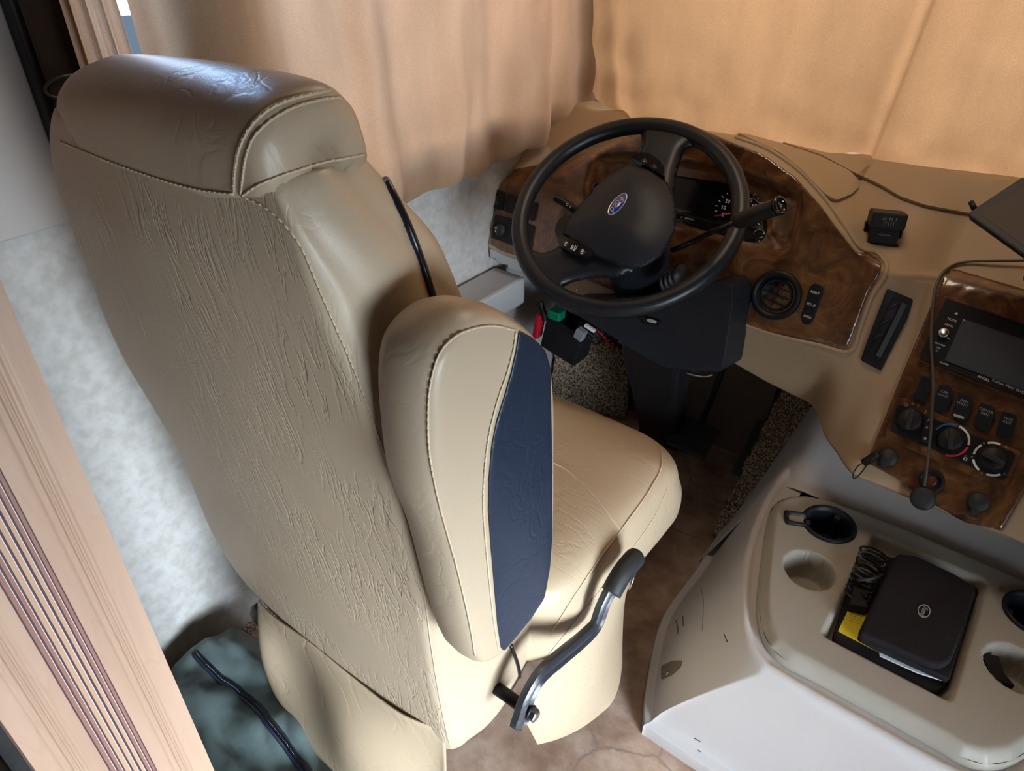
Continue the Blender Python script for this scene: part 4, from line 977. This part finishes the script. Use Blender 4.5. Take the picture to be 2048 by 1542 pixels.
# stalks
tube('turn_signal_stalk', [PY(1163, 432, 1.245), PY(1150, 420, 1.235), PY(1128, 405, 1.225), PY(1110, 395, 1.22)], [.010]*1 if 0 else .0115, M['black'], col, flat=.75)
ts = col.children[-1]
p, n = PY(1135, 409, 1.205), None
text('lettering', 'O  (I', frame_of(PY(1137, 411, 1.208), (0, -.8, .6), PY(1150, 420, 1.208)-PY(1137, 411, 1.208)), .008, M['white'], ts)
lathe('collar', frame_of(PY(1140, 455, 1.235), (-.3, -.6, .6)), [(.030, 0), (.034, .006), (.030, .014), (0, .014)], M['greyplastic' if 0 else 'rubber'], col, seg=28)
gs = tube('gear_lever', [PY(1345, 500, 1.20), PY(1375, 488, 1.17), PY(1420, 466, 1.14), PY(1462, 448, 1.12), PY(1492, 436, 1.11)], .0052, M['blackgloss'], col)
tube('lever_grip', [PY(1478, 442, 1.115), PY(1500, 433, 1.105), PY(1530, 422, 1.10), PY(1556, 413, 1.095)], .0135, M['black'], gs, sm=3, seg=16)
pe = PY(1558, 412, 1.094); dv = (pe-PY(1530, 422, 1.10)).normalized(); fr = frame_of(pe, dv)
lathe('end_ring', fr, [(.0145, -.003), (.0145, .004), (.011, .005), (.0105, .002), (0, .002)], M['blackgloss'], gs, seg=24)
text('lettering', 'o', (fr[0]+fr[3]*.003, fr[1], fr[2], fr[3]), .010, M['dim'], gs)
# big lower cover below the dash
lc = [(1195, 600), (1300, 592), (1440, 560), (1462, 572), (1466, 600), (1452, 690), (1443, 745), (1405, 742), (1330, 735), (1290, 715), (1220, 670), (1150, 628), (1105, 612), (1120, 600)]
def solid_px(name, px, yv, depth, m, parent, fillet=10, bevel=.01, step=12, slope=0, dome=0):
    V2, F2 = cdt(roundpoly(px, fillet), step); n = len(V2)
    fp = [PY(v.x, v.y, yv) for v in V2]
    if slope: fp = [pl(v.x, v.y, (0, yv, .7), (0, -1, slope)) for v in V2]
    a, b_, c = (fp[i] for i in F2[0])
    if (b_-a).cross(c-a).y > 0: F2 = [f[::-1] for f in F2]
    o = obj(name, fp, F2, m, parent, solid=-depth, bevel=bevel, seg=4); return o
low = solid_px('lower_cover', lc, 1.215, .11, M['blacksoft'], col, slope=.25, bevel=.014)
BLo = bvh_of(low)
patch('tilt_handle', BLo, roundpoly([(1280, 634), (1292, 631), (1323, 641), (1321, 650), (1290, 646)], 3), M['blackgloss'], low, step=4, off=0, thick=.006)
patch('lens_window', BLo, roundpoly([(1296, 637), (1302, 636), (1317, 641), (1314, 646), (1298, 642)], 2), M['dim'], low, step=4, off=.0065, thick=.001)
rings = []
for z, w_, y in [(.56, .085, 1.30), (.45, .080, 1.36), (.32, .070, 1.44), (.18, .065, 1.53), (.06, .070, 1.61), (0.01, .075, 1.64)]:
    rings.append([Vector((-.605-(.56-z)*.17+sx*w_*.9, y+sy*.045, z)) for sx, sy in ((1, 1), (-1, 1), (-1, -1), (1, -1))])
loft('column_boot', rings, M['black'], col, smooth=False, bevel=.012)
tube('release_lever', [PY(1375, 745, 1.30), PY(1392, 750, 1.29), PY(1412, 752, 1.285), PY(1425, 748, 1.29)], .006, M['chrome'], col, flat=.6)
# pedals
def pad_(name, label, px, z, ang, m, ribs=True):
    t = thing(name, label, 'pedal', (0, 0, 0)); c = PZ(*px[:2], z); t.location = c
    w_, h_ = px[2], px[3]; R = Matrix.Rotation(radians(ang), 3, 'X')
    p = box('foot_pad', c, (w_, h_, .012), m, t, R, bevel=.004)
    V = []; F = []
    if ribs:
        for i in range(9):
            for j in range(9):
                v, f = boxv(c+R @ Vector(((i-4)*w_*.10, (j-4)*h_*.10, .0065)), (w_*.07, h_*.07, .002), R); F += [tuple(q+len(V) for q in s_) for s_ in f]; V += v
        obj('tread', V, F, m, t, smooth=False)['kind'] = 'stuff'
    tube('pedal_arm', [c+R @ Vector((0, h_*.2, -.008)), c+Vector((.0, .10, .10)), Vector((c.x+.01, 1.68, .40))], .009, M['black'], t)
M['pedal'] = mat('pedal_rubber', (.035, .036, .04), .55)  # lighter than the other rubber, so the tread shows
pad_('brake_pedal', 'square ribbed black brake pedal under the steering column', (1386, 874, .112, .10), .13, 28, M['pedal'])
pad_('gas_pedal', 'long dark accelerator pedal against the carpeted kick panel', (1508, 900, .055, .17), .13, 35, M['pedal'], False)
# relay box beside the left kick wall
rx = thing('fuse_box', 'black relay box with green plug and red clip on the left footwell wall', 'fuse box', PY(1130, 670, 1.42))
c = PY(1136, 672, 1.40)
box('box_body', c, (.115, .07, .105), M['black'], rx, Matrix.Rotation(radians(12), 3, 'Y'), bevel=.006)
box('red_clip', PY(1078, 650, 1.37), (.016, .03, .075), M['red'], rx, Matrix.Rotation(radians(8), 3, 'Y'), bevel=.004)
box('green_plug', PY(1113, 628, 1.36), (.038, .03, .024), M['green'], rx, None, bevel=.004)
box('grey_connector', PY(1161, 668, 1.35), (.026, .02, .03), mat('grey_connector', (.22, .24, .28), .45), rx, Matrix.Rotation(radians(20), 3, 'Y'), bevel=.003)
box('label_tag', PY(1180, 656, 1.345), (.030, .008, .009), M['white'], rx, Matrix.Rotation(radians(16), 3, 'Y'), bevel=.001)
tube('cable_strap', [PY(1080, 603, 1.37), PY(1086, 622, 1.37), PY(1090, 640, 1.37)], .008, M['black'], rx)
for k in range(6):
    P = [PY(1150+9*k, 640+3*k, 1.40), PY(1175+8*k+random.uniform(-6, 6), 668+random.uniform(-8, 8), 1.38), PY(1195+10*k, 690+random.uniform(-10, 10), 1.42), PY(1215+13*k, 660+8*k, 1.46)]
    tube('wire', P, .0028, [M['black'], M['rubber'], M['red']][2 if k == 3 else k % 2], rx)
ms = thing('rubber_boot', 'crumpled dark cover lying on the footwell floor left of the column', 'cover', PZ(1225, 730, .06))
c = PZ(1225, 732, .05); R_ = []
for i in range(9):
    for_ = []
    a = pi*i/8
    for j in range(20):
        b_ = 2*pi*j/20; d = Vector((.055*sin(a)*cos(b_), .045*sin(a)*sin(b_), .035*-cos(a))); for_.append(c+d*(1+.25*noise.noise(d*40)))
    R_.append(for_)
loft('crumpled_cover', R_, M['rubber'], ms)
# ledge box low on the left wall
ldg = obj('wall_ledge', *boxv((-1.045, 1.12, .535), (.10, .42, .075)), M['ledge'], smooth=False, bevel=.008)
tag(ldg, 'pale grey plastic ledge on the left wall below the dash', 'ledge')

# ------------------------------------------------------------------ engine cover with its cup-holder tray
XC = .035
def mir(P): return [Vector((2*XC-p[0], p[1])) for p in P[::-1]]
ec = thing('engine_cover', 'pale beige engine cover rising from the floor between the seats', 'engine cover', (XC, 1.1, 0))
Fk = [(-.40, 1.62), (-.394, 1.38), (-.384, 1.20), (-.380, 1.03), (-.335, .885), (-.292, .792), (-.270, .784), (-.12, .783), (XC, .783)]
Tk = [(-.280, 1.32), (-.272, 1.17), (-.243, 1.02), (-.200, .900), (-.168, .842), (-.130, .812), (-.105, .806), (-.03, .803), (XC, .803)]
def full(K, n=8):
    P = smooth_path([Vector((a, b, 0)) for a, b in K], n); P = [(p.x, p.y) for p in P]; return [Vector(p) for p in P]+mir(P)[1:]
FF = full(Fk); TT = full(Tk)
cF = Vector((XC, 1.3))
def inset(P, d): return [p+(cF-p).normalized()*d for p in P]
rings = []
def ring(P, z): rings.append([Vector((p.x, p.y, z if not callable(z) else z(p))) for p in P])
ring(FF, .0); ring(FF, .030); ring(inset(FF, .003), .034); ring(inset(FF, .018), .036); ring(inset(FF, .022), .042)
Fi = inset(FF, .024)
for k in range(1, 15):
    t = k/14; ring([a.lerp(b_, t**1.05) for a, b_ in zip(Fi, TT)], .045+.275*t**.92)
Ti = TT
for d, z in ((.004, .330), (.008, .335), (.014, .337), (.020, .335), (.027, .330), (.060, .329)): ring(inset(Ti, d), z)
n = len(FF); V = [p for r_ in rings for p in r_]; F = loop_faces(len(rings), n, False)
cv = obj('cover_shell', V, F, M['cover'], ec, solid=-.004)
# front of the cover climbing under the dash
rows = []
for i in range(26):
    t = i/25; y = 1.262+.43*t; zt = .338+.20*sstep(0, .8, t)*.9; hw = .315-.02*t; fl = .435
    row = []
    for j in range(41):
        u = -1+2*j/40; au = abs(u)
        if au < .62: x = u/.62*hw*.82; z = zt
        elif au < .80: k = (au-.62)/.18; a = k*pi/2*.75; x = hw*.82+hw*.18*sin(a)/sin(pi/2*.75); z = zt-.055*(1-cos(a)); x *= (1 if u > 0 else -1)
        else: k = (au-.80)/.20; x = hw+(fl-hw)*k; z = (zt-.055*(1-cos(pi/2*.75)))*(1-k); x *= (1 if u > 0 else -1)
        row.append(Vector((XC+x, y, max(z, 0.0))))
    rows.append(row)
gridobj('cover_nose', rows, M['cover'], ec, solid=-.004)
BCV = bvh_of(cv)
# side clip recess with a fastener, scuffs
p, n_ = hit(BCV, 1345, 1338)
if p is not None:
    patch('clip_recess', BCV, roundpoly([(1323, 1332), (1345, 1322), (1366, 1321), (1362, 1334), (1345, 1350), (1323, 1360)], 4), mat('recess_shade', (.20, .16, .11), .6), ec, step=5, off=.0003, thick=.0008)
    lathe('fastener', frame_of(hit(BCV, 1337, 1348, .001)[0], n_), [(.005, 0), (.004, .003), (0, .0035)], M['chrome'], ec, seg=14)
sc = mat('scuff_mark', (.035, .03, .03), .7)
for P in ([(1352, 1240), (1356, 1256), (1356, 1268)], [(1448, 1268), (1455, 1284)], [(1402, 1176), (1407, 1200), (1406, 1235), (1404, 1262)], [(1366, 1232), (1367, 1252)], [(1388, 1476), (1401, 1483)], [(1396, 1500), (1401, 1504)]):
    H = hits(BCV, P, .0002, 3)
    if len(H) > 1: tube('scuff', H, .0010 if len(P) < 4 else .0004, sc, ec, sm=0, seg=4)

tray = thing('console_tray', 'beige moulded cup holder tray set on the engine cover', 'tray', (XC, 1.04, .35))
TZ = .360
lp = [PZ(x, y, TZ) for x, y in ((1979, 1119), (1850, 1066), (1710, 1011), (1660, 994), (1610, 984), (1576, 985), (1552, 998), (1541, 1020), (1533, 1070), (1526, 1130), (1521, 1190), (1526, 1240), (1545, 1282), (1580, 1312), (1640, 1342), (1760, 1402), (1800, 1423))]
L = [(p.x, p.y) for p in lp if p.x < XC]
TL_ = [Vector(p) for p in L]+[Vector(p) for p in [(2*XC-a, b_) for a, b_ in L[::-1]]]
holes = [(-.128, 1.036, .043, .062), (2*XC+.128, 1.036, .043, .062), (-.138, 1.172, .044, .065), (2*XC+.138, 1.172, .044, .065)]
bin_px = [(1738, 1072), (1962, 1160), (1898, 1388), (1664, 1284)]
bq = [PZ(x, y, TZ) for x, y in bin_px]; bx0 = (bq[0].x+bq[3].x)/2; bx1 = (bq[1].x+bq[2].x)/2; by0 = (bq[2].y+bq[3].y)/2; by1 = (bq[0].y+bq[1].y)/2
def tray_z(x, y):
    d = 9
    for i in range(len(TL_)):
        a = TL_[i]; b_ = TL_[(i+1) % len(TL_)]; q = Vector((x, y)); ab = b_-a
        t = max(0, min(1, (q-a).dot(ab)/max(ab.length_squared, 1e-12))); d = min(d, (q-a-ab*t).length)
    z = TZ-.016*(1-min(1, d/.016))**2
    for hx, hy, hr_, dp in holes:
        r = sqrt((x-hx)**2+(y-hy)**2); z -= dp*(1-sstep(hr_-.004, hr_+.0025, r))
    sx = sstep(bx0-.010, bx0+.008, x)*(1-sstep(bx1-.008, bx1+.010, x)); sy = sstep(by0-.006, by0+.006, y)*(1-sstep(by1-.008, by1+.014, y))
    return z-.030*sx*sy
V2, F2 = cdt([tuple(p) for p in TL_], .0034)
V = [Vector((v.x, v.y, tray_z(v.x, v.y))) for v in V2]
f0 = F2[0]
if (V2[f0[1]]-V2[f0[0]]).cross(V2[f0[2]]-V2[f0[0]]) < 0: F2 = [f[::-1] for f in F2]
tp = obj('tray_top', V, F2, M['tray'], tray)
# outer wall of the tray and the groove around it
e = [[Vector((p.x, p.y, z))+(Vector((p.x-XC, p.y-1.04, 0)).normalized()*d) for p in smooth_path([Vector((q.x, q.y, 0)) for q in TL_]+[Vector((TL_[0].x, TL_[0].y, 0))], 3)[:-1]] for z, d in ((TZ-.0155, -.0005), (TZ-.018, .0012), (TZ-.030, .002))]
loft('tray_skirt', e, M['tray'], tray, caps=False)
for s_ in (0, 1):
    hx = -.138 if s_ == 0 else 2*XC+.138; hy = 1.172; sg = 1 if s_ == 0 else -1
    ci = thing('cup_holder', ('black plastic cup holder insert with a mug handle notch, left side of the tray', 'black plastic cup holder insert at the right edge of the tray')[s_], 'cup holder', (hx, hy, TZ), 'black cup holder inserts in the console tray')
    fr = frame_of((hx, hy, TZ), (0, 0, 1), (1, 0, 0))
    # ring with a lobe toward the handle slot
    def rad(a, R, slot):
        # lobe direction: back-left of the ring
        da = (a-radians(205 if s_ == 0 else 335)+pi) % (2*pi)-pi
        lobe = (.031+slot) / max(cos(da), .2) if abs(da) < .01 else 0
        w_ = .0135+slot*.9; L_ = .078+slot
        if abs(sin(da)*L_) <= w_ and cos(da) > 0: return L_
        if cos(da) > 0 and abs(sin(da)) > 0: return max(R, min(L_, w_/abs(sin(da))))
        return R
    A = [2*pi*k/160 for k in range(160)]
    rg = []
    for R, sl_, h_ in ((.049, .004, -.003), (.051, .006, .002), (.049, .004, .0055), (.046, .0, .006), (.0425, -.003, .004), (.0405, -.005, -.004), (.0385, -.006, -.040), (.037, -.007, -.058)):
        rg.append([Vector((hx+rad(a, R, sl_)*cos(a), hy+rad(a, R, sl_)*sin(a), TZ+h_)) for a in A])
    loft('insert_shell', rg, M['blacksoft'], ci, caps=False)
    v = [p for p in rg[-1]]; obj('insert_floor', v, [tuple(range(len(v)))], M['black'], ci, smooth=False)
    for a in (80, 200, 320):
        c = Vector((hx+.037*cos(radians(a)), hy+.037*sin(radians(a)), TZ-.012)); box('grip_tab', c, (.010, .012, .016), M['rubber'], ci, Matrix.Rotation(radians(a), 3, 'Z'), bevel=.002)

def zprism(name, px, z0, z1, m, parent=None, fillet=6, bevel=.0015):
    P = [PZ(x, y, z1) for x, y in roundpoly(px, fillet)]
    return loft(name, [[Vector((p.x, p.y, z)) for p in P] for z in (z0, z1)], m, parent, smooth=False, bevel=bevel)
case = thing('document_case', 'black nylon case lying in the tray well under the binder', 'case', PZ(1780, 1300, .335))
zprism('case_body', [(1722, 1092), (1960, 1176), (1892, 1372), (1872, 1384), (1850, 1380), (1700, 1317), (1672, 1296), (1667, 1268)], .333, .352, M['fabric_black'], case, 9, .004)
yc = zprism('yellow_card', [(1699, 1214), (1790, 1250), (1772, 1312), (1676, 1262)], .3525, .3535, M['yellow'], None, 2, 0)
tag(yc, 'yellow printed card under the left edge of the black binder', 'card')
c = PZ(1716, 1236, .3537); ux = (PZ(1740, 1247, .3537)-PZ(1700, 1230, .3537)).normalized()
text('lettering', 'CAUTION\n- - - -- --- - -- --\n-- --- - -- - --- -\n--- -- - --- -- --\n-- - --- -- ---', frame_of(c+Vector((0, 0, .0002))+ux*.004, (0, 0, 1), ux), .0058, mat('card_ink', (.10, .08, .0), .6), yc)
pp = thing('paper_sheets', 'white folded papers sticking out below the black binder', 'papers', PZ(1800, 1330, .355))
zprism('sheet', [(1758, 1300), (1886, 1352), (1884, 1360), (1835, 1345), (1760, 1311)], .356, .3585, M['paper'], pp, 1, 0)
zprism('sheet', [(1724, 1270), (1752, 1280), (1754, 1292), (1722, 1280)], .360, .364, M['paper'], pp, 2, 0)
bn = thing('binder', 'black nylon binder with a small white oval emblem lying in the console tray', 'binder', PZ(1830, 1230, .36))
zprism('lower_cover', [(1786, 1112), (1953, 1182), (1900, 1358), (1884, 1352), (1752, 1292), (1716, 1272)], .359, .371, M['fabric_black'], bn, 6, .003)
tc_ = zprism('upper_cover', [(1794, 1106), (1830, 1110), (1908, 1146), (1952, 1174), (1946, 1200), (1905, 1318), (1886, 1330), (1860, 1326), (1717, 1264)], .371, .386, M['fabric_black'], bn, 9, .005)
c = PZ(1848, 1222, .3866); ux = (PZ(1842, 1236, .3866)-PZ(1853, 1208, .3866)).normalized()
fr = frame_of(c, (0, 0, 1), ux)
o_, u, v, n = fr
A = [2*pi*k/40 for k in range(40)]
V = [o_+u*.0155*cos(a)*k+v*.0092*sin(a)*k for k in (1, .86) for a in A]; em = obj('emblem_ring', V, [(i, (i+1) % 40, 40+(i+1) % 40, 40+i) for i in range(40)], M['dim'], bn, solid=.0006)
text('lettering', 'Ford', (o_, u, v, n), .0115, M['dim'], bn, shear=.35)
cb_ = thing('cord_bundle', 'bundled black charger cord with grey strands beside the binder', 'cord', PZ(1740, 1150, .365))
random.seed(3)
for k in range(9):
    cx = 1748-k*4.2; cy = 1108+k*10.5; z = .366+.010*random.random(); P = []
    for j in range(13):
        a = 2*pi*j/12*.92+random.random()*.25; P.append(PZ(cx+(26-k*.5)*cos(a)+7*sin(a), cy+13*sin(a)+8*cos(a), z+.006*sin(a*2+k)))
    tube('cord_loop', P, .0021, M['cable'] if k in (1, 3, 4) else M['black'], cb_, sm=3, seg=6)
zprism('charger_block', [(1706, 1172), (1738, 1180), (1736, 1216), (1700, 1208)], .352, .372, M['black'], cb_, 4, .003)
tube('cord_tie', [PZ(1715, 1160, .378), PZ(1740, 1158, .384), PZ(1768, 1150, .376)], .003, M['rubber'], cb_)
nb_ = zprism('folded_leaflet', [(1964, 1307), (1998, 1312), (2008, 1345), (2030, 1372), (1985, 1358)], .300, .345, M['fabric_black'], None, 3, .001)
tag(nb_, 'dark folded leaflet standing in the right beige cup well', 'leaflet')

# ------------------------------------------------------------------ duffel bag behind the seat
bag = thing('duffel_bag', 'dark green coated duffel bag with navy zipper slumped behind the driver seat', 'bag', (-.8, .28, 0))
bpoly = smooth_path([Vector((a, b_, 0)) for a, b_ in [(-1.07, .26), (-1.075, .36), (-1.05, .42), (-.95, .44), (-.80, .42), (-.60, .41), (-.46, .40), (-.42, .30), (-.45, .18), (-.55, .10), (-.62, .17), (-.72, .165), (-.85, .165), (-1.0, .18), (-1.07, .26)]], 4)[:-1]
bl = [(p.x, p.y) for p in bpoly]
V2, F2 = cdt(bl, .008)
def bag_h(x, y):
    d = 9; q = Vector((x, y))
    for i in range(len(bl)):
        a = Vector(bl[i]); b_ = Vector(bl[(i+1) % len(bl)]); ab = b_-a
        t = max(0, min(1, (q-a).dot(ab)/max(ab.length_squared, 1e-12))); d = min(d, (q-a-ab*t).length)
    e_ = min(1, d/.07); h_ = .006+.150*sqrt(1-(1-e_)**2)
    f = noise.noise(Vector((x*9, y*11, 0)))*.022+abs(noise.noise(Vector((x*14+3, y*20, 2))))*.022+.012*sin((x*.8-y)*38+noise.noise(Vector((x*5, y*5, 7)))*4)
    return max(.004, h_+f*e_-.035*sstep(-.75, -.5, x)*e_)
V = [Vector((v.x, v.y, bag_h(v.x, v.y))) for v in V2]
f0 = F2[0]
if (V2[f0[1]]-V2[f0[0]]).cross(V2[f0[2]]-V2[f0[0]]) < 0: F2 = [f[::-1] for f in F2]
bb_ = obj('bag_body', V, F2, M['dufflebag'], bag)
BB = bvh_of(bb_)
zp = hits(BB, [(393, 1306), (420, 1335), (450, 1365), (478, 1386), (510, 1412), (540, 1446), (570, 1486), (600, 1525), (620, 1555)], .002, 6)
if len(zp) > 3:
    tube('zipper_tape', zp, .0085, M['zip'], bag, sm=0, seg=8, up=(0, 0, 1), flat=.45)
    stitches('zipper_teeth', [p+Vector((0, 0, .0048)) for p in zp], M['black_trim'], bag, .0014, .0012, .0042)
mt = box('floor_mat', (-.50, .385, .006), (.28, .13, .010), M['navy'], None, Matrix.Rotation(radians(-6), 3, 'Z'), bevel=.003)
tag(mt, 'dark navy mat edge on the floor behind the seat base', 'mat')
